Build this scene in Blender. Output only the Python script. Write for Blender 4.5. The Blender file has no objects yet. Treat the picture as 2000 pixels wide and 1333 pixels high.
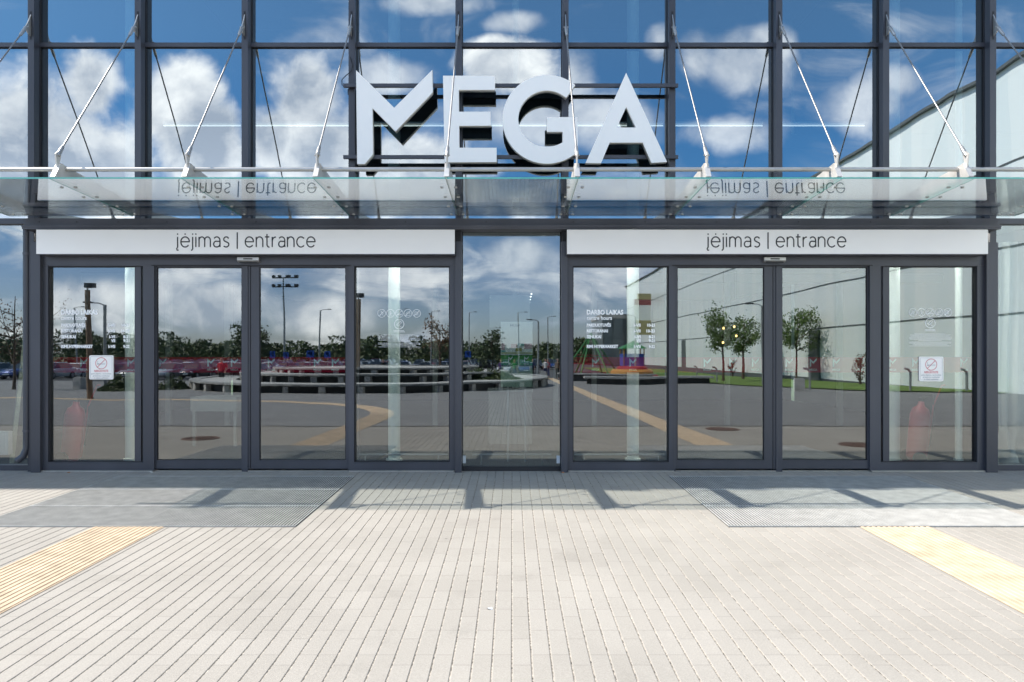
import bpy, bmesh, math, random
from mathutils import Vector, Matrix
random.seed(7)
SC = bpy.context.scene
COL = SC.collection
PI = math.pi
# ------------------------------------------------------------------ camera
F = 1333.0            # focal length in photo pixels (24 mm lens)
D = 8.887             # distance camera - facade glass
EYE = 1.52
HZ = 690.0
cam_d = bpy.data.cameras.new('camera')
cam = bpy.data.objects.new('camera', cam_d); COL.objects.link(cam)
cam.location = (0, -D, EYE); cam.rotation_euler = (math.radians(90), 0, 0)
cam_d.sensor_width = 36; cam_d.lens = 24; cam_d.shift_y = 23.5/2000
cam_d.clip_end = 3000; cam_d.clip_start = 0.05
SC.camera = cam
# ------------------------------------------------------------------ colour management
SC.view_settings.view_transform = 'Standard'
SC.view_settings.look = 'None'
SC.view_settings.gamma = 1
SC.view_settings.use_curve_mapping = False
SC.view_settings.exposure = 1.05
SC.cycles.max_bounces = 10
SC.cycles.transparent_max_bounces = 24
SC.cycles.glossy_bounces = 6
SC.cycles.sample_clamp_indirect = 6
SC.cycles.caustics_reflective = False
# ------------------------------------------------------------------ sun
SUN_TO = Vector((-0.88, 0.097, 1.0)).normalized()
sd = bpy.data.lights.new('sun', 'SUN'); sun = bpy.data.objects.new('sun', sd); COL.objects.link(sun)
sd.energy = 4.0; sd.angle = math.radians(0.5); sd.color = (1.0, 0.95, 0.88)
sun.rotation_euler = (-SUN_TO).to_track_quat('-Z', 'Y').to_euler()
sun.location = (-20, 5, 30)
# ------------------------------------------------------------------ world: Nishita sky with procedural clouds
W = bpy.data.worlds.new('World'); SC.world = W; W.use_nodes = True
def world():
    nt = W.node_tree; N = nt.nodes; L = nt.links; N.clear()
    def val(x):
        return x
    def link(a, b):
        if isinstance(a, (int, float)): b.default_value = a
        elif isinstance(a, tuple): b.default_value = a
        else: L.new(a, b)
    def M(op, a, b=None, c=None, clamp=False):
        n = N.new('ShaderNodeMath'); n.operation = op; n.use_clamp = clamp
        link(a, n.inputs[0])
        if b is not None: link(b, n.inputs[1])
        if c is not None: link(c, n.inputs[2])
        return n.outputs[0]
    def VM(op, a, b=None):
        n = N.new('ShaderNodeVectorMath'); n.operation = op
        link(a, n.inputs[0])
        if b is not None: link(b, n.inputs[1])
        return n.outputs['Value'] if op == 'LENGTH' else n.outputs[0]
    def comb(x, y, z):
        n = N.new('ShaderNodeCombineXYZ'); link(x, n.inputs[0]); link(y, n.inputs[1]); link(z, n.inputs[2]); return n.outputs[0]
    def noise(v, scale, det=8, rough=0.55, dist=0.0):
        n = N.new('ShaderNodeTexNoise'); L.new(v, n.inputs['Vector'])
        n.inputs['Scale'].default_value = scale; n.inputs['Detail'].default_value = det
        n.inputs['Roughness'].default_value = rough; n.inputs['Distortion'].default_value = dist
        return n.outputs['Fac']
    def mr(x, a, b, c=0.0, d=1.0, smooth=True):
        n = N.new('ShaderNodeMapRange'); n.interpolation_type = 'SMOOTHSTEP' if smooth else 'LINEAR'
        link(x, n.inputs[0]); n.inputs[1].default_value = a; n.inputs[2].default_value = b
        n.inputs[3].default_value = c; n.inputs[4].default_value = d; return n.outputs[0]
    def mix(f, a, b):
        n = N.new('ShaderNodeMix'); n.data_type = 'RGBA'; link(f, n.inputs[0]); link(a, n.inputs[6]); link(b, n.inputs[7]); return n.outputs[2]
    tc = N.new('ShaderNodeTexCoord')
    sp = N.new('ShaderNodeSeparateXYZ'); L.new(tc.outputs['Generated'], sp.inputs[0])
    x, y, z = sp.outputs
    ny = M('MAXIMUM', M('MULTIPLY', y, -1.0), 0.08)
    u = M('DIVIDE', x, ny); v = M('DIVIDE', z, ny)
    Puv = comb(u, v, 0.0)
    front = mr(y, -0.15, -0.3)
    n1 = noise(Puv, 9.0, 9, 0.56, 0.25)
    n2 = noise(VM('ADD', Puv, (-0.035, 0.045, 0.0)), 9.0, 5, 0.6, 0.25)
    nbig = noise(Puv, 3.5, 3, 0.5)
    def blobs(lst, amp, nz):
        out = None
        for (px, py, rx, ry) in lst:
            c = VM('MULTIPLY', VM('SUBTRACT', Puv, ((px-1000)/F, (HZ-py)/F, 0.0)), (F/rx, F/ry, 0.0))
            d = VM('LENGTH', c)
            if out is None: out = d
            else:
                n = N.new('ShaderNodeMath'); n.operation = 'SMOOTH_MIN'; L.new(out, n.inputs[0]); L.new(d, n.inputs[1]); n.inputs[2].default_value = 0.25
                out = n.outputs[0]
        return M('ADD', out, M('MULTIPLY', M('SUBTRACT', 0.5, nz), amp))
    hard = blobs([(60, 290, 190, 165), (178, 170, 62, 85), (170, 330, 170, 120), (352, 210, 90, 105), (400, 300, 110, 90),
                  (418, 245, 60, 50), (592, 190, 78, 95), (620, 300, 110, 120), (530, 270, 60, 75), (-150, 250, 170, 160),
                  (800, 350, 190, 90), (1000, 130, 105, 62), (980, 100, 70, 40)], 1.7, n1)
    soft = blobs([(845, 5, 105, 28), (1445, 130, 100, 62), (1365, 120, 50, 58), (1500, 95, 42, 40), (1020, 505, 90, 45),
                  (430, 600, 120, 60), (620, 610, 120, 50), (180, 590, 120, 50)], 1.5, n1)
    faint = blobs([(1430, 262, 95, 40), (1690, 205, 100, 60), (1760, 160, 60, 40), (1120, 150, 45, 60), (1290, 85, 30, 35), (1080, 240, 200, 60), (740, 150, 90, 40), (1000, 45, 60, 25)], 1.7, n1)
    df = M('MULTIPLY', mr(faint, 1.25, 0.35), 0.62)
    dh = M('MULTIPLY', mr(hard, 1.14, 0.60), 0.95); ds = M('MULTIPLY', mr(soft, 1.20, 0.40), 0.70)
    # broken cloud decks lower down
    nl = noise(comb(M('MULTIPLY', u, 3.2), M('MULTIPLY', v, 9.0), 3.3), 1.5, 8, 0.62, 0.6)
    low = M('MULTIPLY', mr(nl, 0.44, 0.66), mr(v, 0.30, 0.20))
    low = M('MULTIPLY', low, 0.85)
    wisp = noise(comb(M('MULTIPLY', u, 2.0), M('MULTIPLY', v, 5.0), 7.7), 1.6, 7, 0.6, 1.2)
    low = M('MAXIMUM', low, M('MULTIPLY', mr(wisp, 0.48, 0.80), 0.40))
    dn = M('MAXIMUM', M('MAXIMUM', dh, M('MAXIMUM', ds, df)), low)
    dn = M('MULTIPLY', dn, front)
    # everywhere else: scattered clouds by direction, the high unseen ones added to brighten letters
    nd = noise(tc.outputs['Generated'], 3.0, 8, 0.6, 0.3)
    other = M('MULTIPLY', mr(nd, 0.535, 0.635), M('MAXIMUM', M('SUBTRACT', 1.0, front), mr(v, 0.60, 0.75)))
    dens = M('MAXIMUM', dn, other)
    # lit from the upper left, grey-blue where the cloud is thick
    lit = M('ADD', 0.58, M('MULTIPLY', M('SUBTRACT', n1, n2), 2.5))
    lit = M('ADD', lit, M('MULTIPLY', M('SUBTRACT', nbig, 0.5), 1.3))
    lit = M('ADD', lit, M('MULTIPLY', mr(hard, 0.95, 0.25), -0.36))
    lit = M('ADD', lit, mr(v, 0.02, 0.40, -0.40, 0.14, False), clamp=True)
    ccol = mix(lit, (4.6, 5.3, 6.4, 1), (12.9, 12.9, 12.8, 1))
    sky = N.new('ShaderNodeTexSky'); sky.sky_type = 'NISHITA'; sky.sun_disc = False
    sky.sun_elevation = math.asin(SUN_TO.z); sky.sun_rotation = math.atan2(SUN_TO.x, SUN_TO.y)
    sky.air_density = 1.0; sky.dust_density = 0.4; sky.ozone_density = 3.0
    tint = N.new('ShaderNodeVectorMath'); tint.operation = 'MULTIPLY'; L.new(sky.outputs[0], tint.inputs[0]); L.new(mix(mr(v, 0.30, 0.52), mix(mr(v, 0.10, 0.26), (0.86, 0.95, 1.22, 1), (0.42, 0.84, 1.12, 1)), (0.74, 1.08, 1.20, 1)), tint.inputs[1])
    boost = mr(v, 0.34, 0.14, 1.0, 1.6)
    cc2 = N.new('ShaderNodeVectorMath'); cc2.operation = 'SCALE'; L.new(ccol, cc2.inputs[0]); L.new(boost, cc2.inputs['Scale'])
    col = mix(dens, tint.outputs[0], cc2.outputs[0])
    bg = N.new('ShaderNodeBackground'); L.new(col, bg.inputs[0]); bg.inputs[1].default_value = 0.10
    out = N.new('ShaderNodeOutputWorld'); L.new(bg.outputs[0], out.inputs[0])
world()

# ------------------------------------------------------------------ helpers
def wx(px, y): return (px-1000)*(D+y)/F
def wz(py, y): return EYE + (HZ-py)*(D+y)/F
def ground(o):                     # the plaza falls 1.5 % away from the doors
    return -0.015*max(0, min(o, 70))

class MB:
    def __init__(s): s.v = []; s.f = []; s.m = []
    def face(s, idx, m=0): s.f.append(tuple(idx)); s.m.append(m)
    def quad(s, a, b, c, d, m=0):
        n = len(s.v); s.v += [a, b, c, d]; s.face((n, n+1, n+2, n+3), m)
    def box(s, x0, x1, y0, y1, z0, z1, m=0, front=None):
        if x0 > x1: x0, x1 = x1, x0
        if y0 > y1: y0, y1 = y1, y0
        if z0 > z1: z0, z1 = z1, z0
        n = len(s.v)
        s.v += [(x0,y0,z0),(x1,y0,z0),(x1,y1,z0),(x0,y1,z0),(x0,y0,z1),(x1,y0,z1),(x1,y1,z1),(x0,y1,z1)]
        for k, q in enumerate([(0,3,2,1),(4,5,6,7),(0,1,5,4),(1,2,6,5),(2,3,7,6),(3,0,4,7)]):
            s.face([n+i for i in q], front if (k == 2 and front is not None) else m)
        return s
    def rbox(s, c, size, rot=0, m=0):
        """box centred at c with base at c.z, turned about z"""
        n = len(s.v); hx, hy, hz = size[0]/2, size[1]/2, size[2]
        ca, sa = math.cos(rot), math.sin(rot)
        for dz in (0, hz):
            for (dx, dy) in ((-hx,-hy),(hx,-hy),(hx,hy),(-hx,hy)):
                s.v.append((c[0]+dx*ca-dy*sa, c[1]+dx*sa+dy*ca, c[2]+dz))
        for q in [(0,3,2,1),(4,5,6,7),(0,1,5,4),(1,2,6,5),(2,3,7,6),(3,0,4,7)]:
            s.face([n+i for i in q], m)
        return s
    def tube(s, pts, r, n=8, flat=1.0, m=0, cap=True):
        pts = [Vector(p) for p in pts]
        rs = r if isinstance(r, (list, tuple)) else [r]*len(pts)
        base = len(s.v); up = None
        for i, p in enumerate(pts):
            if i == 0: t = pts[1]-p
            elif i == len(pts)-1: t = p-pts[i-1]
            else: t = (pts[i+1]-p).normalized() + (p-pts[i-1]).normalized()
            if t.length < 1e-9: t = Vector((0,0,1))
            t.normalize()
            ref = Vector((0,1,0)) if abs(t.y) < 0.95 else Vector((1,0,0))
            a = t.cross(ref).normalized(); b = t.cross(a).normalized()
            for k in range(n):
                th = 2*PI*k/n
                q = p + a*(math.cos(th)*rs[i]) + b*(math.sin(th)*rs[i]*flat)
                s.v.append(tuple(q))
        for i in range(len(pts)-1):
            for k in range(n):
                a0 = base+i*n+k; a1 = base+i*n+(k+1) % n
                s.face((a0, a1, a1+n, a0+n), m)
        if cap:
            s.face([base+k for k in range(n)][::-1], m)
            s.face([base+(len(pts)-1)*n+k for k in range(n)], m)
        return s
    def lathe(s, c, prof, n=16, m=0):
        base = len(s.v)
        for (r, z) in prof:
            for k in range(n):
                th = 2*PI*k/n; s.v.append((c[0]+r*math.cos(th), c[1]+r*math.sin(th), c[2]+z))
        for i in range(len(prof)-1):
            for k in range(n):
                a0 = base+i*n+k; a1 = base+i*n+(k+1) % n
                s.face((a0, a1, a1+n, a0+n), m)
        s.face([base+k for k in range(n)][::-1], m); s.face([base+(len(prof)-1)*n+k for k in range(n)], m)
        return s
    def prism_x(s, poly, x0, x1, m=0):
        """polygon given as (y,z) extruded along x"""
        n = len(poly); b = len(s.v)
        s.v += [(x0, p[0], p[1]) for p in poly] + [(x1, p[0], p[1]) for p in poly]
        s.face(range(b, b+n), m); s.face(list(range(b+n, b+2*n))[::-1], m)
        for i in range(n):
            j = (i+1) % n; s.face((b+i, b+n+i, b+n+j, b+j), m)
        return s
    def prism_y(s, poly, y0, y1, m=0):
        n = len(poly); b = len(s.v)
        s.v += [(p[0], y0, p[1]) for p in poly] + [(p[0], y1, p[1]) for p in poly]
        s.face(range(b, b+n), m); s.face(list(range(b+n, b+2*n))[::-1], m)
        for i in range(n):
            j = (i+1) % n; s.face((b+i, b+n+i, b+n+j, b+j), m)
        return s
    def build(s, name, mats, parent=None, smooth=False, recalc=True):
        me = bpy.data.meshes.new(name)
        if not isinstance(mats, (list, tuple)): mats = [mats]
        org = worldloc(parent) if parent else Vector((0,0,0))
        me.from_pydata([tuple(Vector(v)-org) for v in s.v], [], s.f)
        for mm in mats: me.materials.append(mm)
        me.polygons.foreach_set('material_index', s.m)
        if smooth: me.polygons.foreach_set('use_smooth', [True]*len(s.f))
        me.update()
        if recalc:
            bm = bmesh.new(); bm.from_mesh(me); bmesh.ops.recalc_face_normals(bm, faces=bm.faces); bm.to_mesh(me); bm.free()
        if smooth:
            try: me.set_sharp_from_angle(angle=math.radians(40))
            except Exception: pass
        o = bpy.data.objects.new(name, me); COL.objects.link(o)
        if parent: o.parent = parent
        return o
def worldloc(o):
    v = Vector((0,0,0))
    while o is not None: v += o.location; o = o.parent
    return v
def tag(o, label=None, cat=None, group=None, kind=None):
    if label: o['label'] = label
    if cat: o['category'] = cat
    if group: o['group'] = group
    if kind: o['kind'] = kind
    return o
def thing(name, label, cat, loc=(0,0,0), group=None):
    o = bpy.data.objects.new(name, None); COL.objects.link(o); o.location = loc; o.empty_display_size = 0.2
    return tag(o, label, cat, group)
def copy_tree(o, parent=None):
    c = o.copy(); COL.objects.link(c); c.parent = parent
    for ch in [q for q in bpy.data.objects if q.parent == o]: copy_tree(ch, c)
    return c

# ------------------------------------------------------------------ materials
MATS = {}
def mat(name, col, rough=0.5, metal=0.0, var=0.0, scale=4.0, bump=0.0, bscale=60.0, spec=0.5, em=0.0, stretch=None, coat=0.0):
    if name in MATS: return MATS[name]
    m = bpy.data.materials.new(name); m.use_nodes = True; nt = m.node_tree; b = nt.nodes['Principled BSDF']
    b.inputs['Base Color'].default_value = (*col, 1); b.inputs['Roughness'].default_value = rough
    b.inputs['Metallic'].default_value = metal; b.inputs['Specular IOR Level'].default_value = spec
    b.inputs['Coat Weight'].default_value = coat
    tc = nt.nodes.new('ShaderNodeTexCoord'); mp = nt.nodes.new('ShaderNodeMapping'); nt.links.new(tc.outputs['Object'], mp.inputs[0])
    if stretch: mp.inputs['Scale'].default_value = stretch
    n = nt.nodes.new('ShaderNodeTexNoise'); n.inputs['Scale'].default_value = scale; n.inputs['Detail'].default_value = 6
    nt.links.new(mp.outputs[0], n.inputs['Vector'])
    v = var if var else 0.06
    mx = nt.nodes.new('ShaderNodeMix'); mx.data_type = 'RGBA'
    mx.inputs[6].default_value = (*[c*(1-v) for c in col], 1); mx.inputs[7].default_value = (*[min(1, c*(1+v)) for c in col], 1)
    r = nt.nodes.new('ShaderNodeMapRange'); r.inputs[1].default_value = 0.3; r.inputs[2].default_value = 0.7
    nt.links.new(n.outputs['Fac'], r.inputs[0]); nt.links.new(r.outputs[0], mx.inputs[0]); nt.links.new(mx.outputs[2], b.inputs['Base Color'])
    if bump:
        n2 = nt.nodes.new('ShaderNodeTexNoise'); n2.inputs['Scale'].default_value = bscale; n2.inputs['Detail'].default_value = 4
        nt.links.new(mp.outputs[0], n2.inputs['Vector'])
        bp = nt.nodes.new('ShaderNodeBump'); bp.inputs['Strength'].default_value = bump; bp.inputs['Distance'].default_value = 0.01
        nt.links.new(n2.outputs['Fac'], bp.inputs['Height']); nt.links.new(bp.outputs[0], b.inputs['Normal'])
    if em:
        b.inputs['Emission Color'].default_value = (*col, 1); b.inputs['Emission Strength'].default_value = em
    MATS[name] = m; return m
def glassmat(name, refl, tint, power=4.0, wav=0.0, wscale=1.0, edge=0.9, gcol=(1,1,1)):
    m = bpy.data.materials.new(name); m.use_nodes = True; nt = m.node_tree; N = nt.nodes; L = nt.links; N.clear()
    out = N.new('ShaderNodeOutputMaterial'); mx = N.new('ShaderNodeMixShader'); tr = N.new('ShaderNodeBsdfTransparent'); gl = N.new('ShaderNodeBsdfGlossy')
    gl.inputs['Roughness'].default_value = 0.0; gl.inputs['Color'].default_value = (*gcol, 1); tr.inputs['Color'].default_value = (*tint, 1)
    lw = N.new('ShaderNodeLayerWeight'); lw.inputs[0].default_value = 0.5
    pw = N.new('ShaderNodeMath'); pw.operation = 'POWER'; L.new(lw.outputs['Facing'], pw.inputs[0]); pw.inputs[1].default_value = power
    ma = N.new('ShaderNodeMath'); ma.operation = 'MULTIPLY_ADD'; L.new(pw.outputs[0], ma.inputs[0]); ma.inputs[1].default_value = edge-refl; ma.inputs[2].default_value = refl
    L.new(ma.outputs[0], mx.inputs[0]); L.new(tr.outputs[0], mx.inputs[1]); L.new(gl.outputs[0], mx.inputs[2]); L.new(mx.outputs[0], out.inputs[0])
    if wav:
        g = N.new('ShaderNodeNewGeometry'); mp = N.new('ShaderNodeMapping'); mp.inputs['Scale'].default_value = (1, 1, 0.45)
        L.new(g.outputs['Position'], mp.inputs[0])
        n = N.new('ShaderNodeTexNoise'); n.inputs['Scale'].default_value = wscale; n.inputs['Detail'].default_value = 1.5; L.new(mp.outputs[0], n.inputs['Vector'])
        bp = N.new('ShaderNodeBump'); bp.inputs['Strength'].default_value = 1.0; bp.inputs['Distance'].default_value = wav
        L.new(n.outputs['Fac'], bp.inputs['Height']); L.new(bp.outputs[0], gl.inputs['Normal'])
    return m
FRAME = mat('grey_painted_aluminium', (0.052, 0.054, 0.067), 0.38, 0.0, 0.22, 1.3, stretch=(1,1,0.3))
FRAME2 = mat('grey_aluminium_flashing', (0.075, 0.078, 0.095), 0.45, 0.0, 0.25, 1.7)
RUBBER = mat('black_gasket', (0.012, 0.012, 0.015), 0.6)
STEEL = mat('satin_stainless_steel', (0.46, 0.445, 0.42), 0.34, 0.7, 0.12, 6)
RODM = mat('grey_rod_steel', (0.30, 0.29, 0.28), 0.38, 0.6, 0.1, 5)
STEELP = mat('pale_brushed_steel', (0.66, 0.62, 0.57), 0.42, 0.45, 0.18, 5)
WHITE = mat('white_sign_face', (0.95, 0.925, 0.89), 0.35, 0, 0.015, 1)
WHITE2 = mat('white_letter_face', (0.95, 0.915, 0.87), 0.30, 0, 0.01, 1)
LSIDE = mat('off_white_letter_side', (0.72, 0.70, 0.66), 0.5, 0, 0.06)
LBACK = mat('dark_letter_back', (0.02, 0.022, 0.025), 0.6)
BLACK = mat('black_lettering', (0.012, 0.012, 0.014), 0.5)
VINYL = mat('white_vinyl', (0.95, 0.95, 0.95), 0.6)
VINYLG = mat('soft_white_vinyl', (0.62, 0.66, 0.68), 0.7)
REDP = mat('red_print', (0.62, 0.10, 0.12), 0.5)
GREYP = mat('grey_print', (0.30, 0.31, 0.33), 0.5)
CONC = mat('pale_concrete', (0.44, 0.43, 0.41), 0.85, 0, 0.15, 3, 0.3, 40)
DARKC = mat('dark_concrete', (0.07, 0.07, 0.07), 0.9, 0, 0.3, 2)
G_UP = glassmat('coated_window_glass', 0.40, (0.42, 0.52, 0.55), 4, 0.0042, 0.9, gcol=(0.93, 0.98, 1.0))
G_DOOR = glassmat('door_glass', 0.215, (0.66, 0.73, 0.72), 4, 0.0028, 0.9, gcol=(0.97, 1.0, 1.0))
G_MID = glassmat('centre_window_glass', 0.24, (0.55, 0.62, 0.64), 4, 0.0026, 0.9, gcol=(0.95, 1.0, 1.0))
G_BACK = glassmat('inner_glass_face', 0.03, (0.92, 0.95, 0.94), 5)
G_CAN = glassmat('canopy_glass', 0.07, (0.93, 0.965, 0.955), 1.45, 0.0008, 1.5, edge=0.92)
G_EDGE = mat('green_glass_edge', (0.10, 0.42, 0.36), 0.15, 0, 0.1)

# paving: slabs 0.1 x 0.2 m laid in strips running away from the doors
PITCH = 0.1025
def paving_mat(name, c1, c2, joint, mortar=0.0022):
    m = bpy.data.materials.new(name); m.use_nodes = True; nt = m.node_tree; N = nt.nodes; L = nt.links
    b = N['Principled BSDF']; b.inputs['Roughness'].default_value = 0.85; b.inputs['Specular IOR Level'].default_value = 0.25
    g = N.new('ShaderNodeNewGeometry'); s = N.new('ShaderNodeSeparateXYZ'); L.new(g.outputs['Position'], s.inputs[0])
    c = N.new('ShaderNodeCombineXYZ'); L.new(s.outputs[1], c.inputs[0]); L.new(s.outputs[0], c.inputs[1])
    br = N.new('ShaderNodeTexBrick'); L.new(c.outputs[0], br.inputs['Vector'])
    br.inputs['Scale'].default_value = 1.0; br.inputs['Brick Width'].default_value = 0.31; br.inputs['Row Height'].default_value = PITCH
    br.inputs['Mortar Size'].default_value = mortar; br.inputs['Mortar Smooth'].default_value = 0.3; br.offset = 0.37; br.offset_frequency = 3
    br.inputs['Color1'].default_value = (*c1, 1); br.inputs['Color2'].default_value = (*c2, 1); br.inputs['Mortar'].default_value = (*joint, 1)
    n = N.new('ShaderNodeTexNoise'); n.inputs['Scale'].default_value = 0.9; n.inputs['Detail'].default_value = 7; L.new(g.outputs['Position'], n.inputs['Vector'])
    r = N.new('ShaderNodeMapRange'); L.new(n.outputs['Fac'], r.inputs[0]); r.inputs[1].default_value = 0.25; r.inputs[2].default_value = 0.75; r.inputs[3].default_value = 0.90; r.inputs[4].default_value = 1.08
    n3 = N.new('ShaderNodeTexNoise'); n3.inputs['Scale'].default_value = 140; n3.inputs['Detail'].default_value = 3; L.new(g.outputs['Position'], n3.inputs['Vector'])
    r3 = N.new('ShaderNodeMapRange'); L.new(n3.outputs['Fac'], r3.inputs[0]); r3.inputs[1].default_value = 0.3; r3.inputs[2].default_value = 0.7; r3.inputs[3].default_value = 0.90; r3.inputs[4].default_value = 1.10
    mu = N.new('ShaderNodeMath'); mu.operation = 'MULTIPLY'; L.new(r.outputs[0], mu.inputs[0]); L.new(r3.outputs[0], mu.inputs[1])
    # a few stains
    n4 = N.new('ShaderNodeTexNoise'); n4.inputs['Scale'].default_value = 3.3; n4.inputs['Detail'].default_value = 5; L.new(g.outputs['Position'], n4.inputs['Vector'])
    r4 = N.new('ShaderNodeMapRange'); L.new(n4.outputs['Fac'], r4.inputs[0]); r4.inputs[1].default_value = 0.60; r4.inputs[2].default_value = 0.75; r4.inputs[3].default_value = 1.0; r4.inputs[4].default_value = 0.91
    mu2 = N.new('ShaderNodeMath'); mu2.operation = 'MULTIPLY'; L.new(mu.outputs[0], mu2.inputs[0]); L.new(r4.outputs[0], mu2.inputs[1])
    vo = N.new('ShaderNodeTexVoronoi'); vo.inputs['Scale'].default_value = 1.9; L.new(g.outputs['Position'], vo.inputs['Vector'])
    rv = N.new('ShaderNodeMapRange'); L.new(vo.outputs['Distance'], rv.inputs[0]); rv.inputs[1].default_value = 0.018; rv.inputs[2].default_value = 0.030; rv.inputs[3].default_value = 0.62; rv.inputs[4].default_value = 1.0
    mu3 = N.new('ShaderNodeMath'); mu3.operation = 'MULTIPLY'; L.new(mu2.outputs[0], mu3.inputs[0]); L.new(rv.outputs[0], mu3.inputs[1]); mu2 = mu3
    vm = N.new('ShaderNodeVectorMath'); vm.operation = 'SCALE'; L.new(br.outputs['Color'], vm.inputs[0]); L.new(mu2.outputs[0], vm.inputs['Scale'])
    L.new(vm.outputs[0], b.inputs['Base Color'])
    bp = N.new('ShaderNodeBump'); bp.inputs['Strength'].default_value = 0.35; bp.inputs['Distance'].default_value = 0.002; L.new(n3.outputs['Fac'], bp.inputs['Height']); L.new(bp.outputs[0], b.inputs['Normal'])
    return m
PAVED = paving_mat('reflection_dimmed_paving_blocks', (0.300, 0.292, 0.283), (0.250, 0.245, 0.240), (0.07, 0.068, 0.065), 0.0075)  # dimness of the reflection put into the colour, same blocks as nearer in
PAVE = paving_mat('grey_paving_blocks', (0.362, 0.334, 0.295), (0.338, 0.311, 0.273), (0.22, 0.20, 0.18))
JOINT = mat('sandy_joint_grit', (0.34, 0.30, 0.25), 0.95, 0, 0.8, 38, 0.8, 150)
ASPH = mat('asphalt', (0.075, 0.075, 0.078), 0.9, 0, 0.2, 2, 0.3, 80)
FARG = mat('distant_ground', (0.10, 0.13, 0.06), 0.95, 0, 0.3, 0.2)

# ------------------------------------------------------------------ ground
def grid_strip(mb, x0, x1, ostops, dz=0.0, m=0):
    for a, b in zip(ostops[:-1], ostops[1:]):
        mb.quad((x0, -a, ground(a)+dz), (x1, -a, ground(a)+dz), (x1, -b, ground(b)+dz), (x0, -b, ground(b)+dz), m)
# detailed paving near the doors: every strip of blocks with chamfers and an open joint
XN = 9.0; ON = 6.30
def near_paving():
    """blocks as real raised strips over a bed; rectangular gaps are left where the mats and guiding strips lie"""
    mb = MB()
    k0 = int(-XN/PITCH); k1 = int(XN/PITCH)
    for k in range(k0, k1):
        xa = k*PITCH; xb = xa+PITCH
        g = 0.0033; ch = 0.0033; dp = 0.0040
        prof = [(xa, -dp), (xa+g, -dp), (xa+g, -0.0025), (xa+g+ch, 0), (xb-g-ch, 0), (xb-g, -0.0025), (xb-g, -dp), (xb, -dp)]
        mids = [1,1,1,0,1,1,1]
        xc = (xa+xb)/2
        for o0, o1 in ((0.0, ON),):
            stops = [o0, o1]
            for i in range(len(prof)-1):
                p, q = prof[i], prof[i+1]
                mi = 1 if (i in (0, 6)) else 0
                mb.quad((p[0], -o0, ground(o0)+p[1]), (q[0], -o0, ground(o0)+q[1]), (q[0], -o1, ground(o1)+q[1]), (p[0], -o1, ground(o1)+p[1]), mi)
    o = mb.build('plaza_paving', [PAVE, JOINT], recalc=False); tag(o, kind='structure')
    mb = MB(); grid_strip(mb, k1*PITCH, 60, [0, 6.3], 0); grid_strip(mb, -70, k0*PITCH, [0, 6.3], 0)
    o = mb.build('side_plaza_paving', PAVE, recalc=False); tag(o, kind='structure')
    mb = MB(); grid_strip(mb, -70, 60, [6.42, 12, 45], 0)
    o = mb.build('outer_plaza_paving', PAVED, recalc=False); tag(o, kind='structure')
    mb = MB(); grid_strip(mb, -160, 120, [45, 70, 150], -0.02)
    o = mb.build('car_park', ASPH, recalc=False); tag(o, kind='structure')
    mb = MB(); mb.quad((-1500, -1600, -1.25), (1500, -1600, -1.25), (1500, 400, -1.25), (-1500, 400, -1.25))
    o = mb.build('ground', FARG, recalc=False); tag(o, kind='structure')
near_paving()
mb = MB(); grid_strip(mb, -70, 60, [6.30, 6.42], -0.012)
tag(mb.build('drain_channel', mat('dark_drain', (0.02, 0.02, 0.02), 0.8), recalc=False), kind='structure')

# door mats: aluminium scraper gratings
MATB = mat('mat_aluminium_bar', (0.50, 0.49, 0.465), 0.5, 0.1, 0.15, 8)
MATD = mat('mat_dark_rubber', (0.06, 0.06, 0.058), 0.9, 0, 0.3, 30)
def door_mat(xs, label):
    t = thing('entrance_mat', label, 'door mat', (sum(xs)/len(xs), -1.62, ground(1.62)), 'scraper mats in front of the doors')
    rows = [0.476, 1.225, 2.0, 2.766]
    for xa, xb in zip(xs[:-1], xs[1:]):
        for oa, ob in zip(rows[:-1], rows[1:]):
            mb = MB(); e = 0.006
            def sl(x0, x1, za, zb, o0, o1, m):
                n = len(mb.v)
                for z in (za, zb):
                    for (x, o) in ((x0,o0),(x1,o0),(x1,o1),(x0,o1)): mb.v.append((x, -o, ground(o)+z))
                for q in [(0,3,2,1),(4,5,6,7),(0,1,5,4),(1,2,6,5),(2,3,7,6),(3,0,4,7)]: mb.face([n+i for i in q], m)
            sl(xa, xb, 0.0015, 0.004, oa, ob, 1)
            w = xb-xa; nb = 52
            for i in range(nb):
                x = xa + 0.006 + (w-0.012-0.009)*i/(nb-1)
                sl(x, x+0.0085, 0.0045, 0.013, oa+e, ob-e, 0)
            sl(xa+0.001, xb-0.001, 0.0045, 0.0135, oa, oa+0.005, 0)
            sl(xa+0.001, xb-0.001, 0.0045, 0.0135, ob-0.005, ob, 0)
            mb.build('mat_section', [MATB, MATD], t)
door_mat([-4.86, -3.40, -1.94], 'grey ribbed metal entrance mat on the paving before the left pair of doors')
door_mat([1.94, 3.40, 4.86], 'grey ribbed metal entrance mat on the paving before the right pair of doors')

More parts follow.
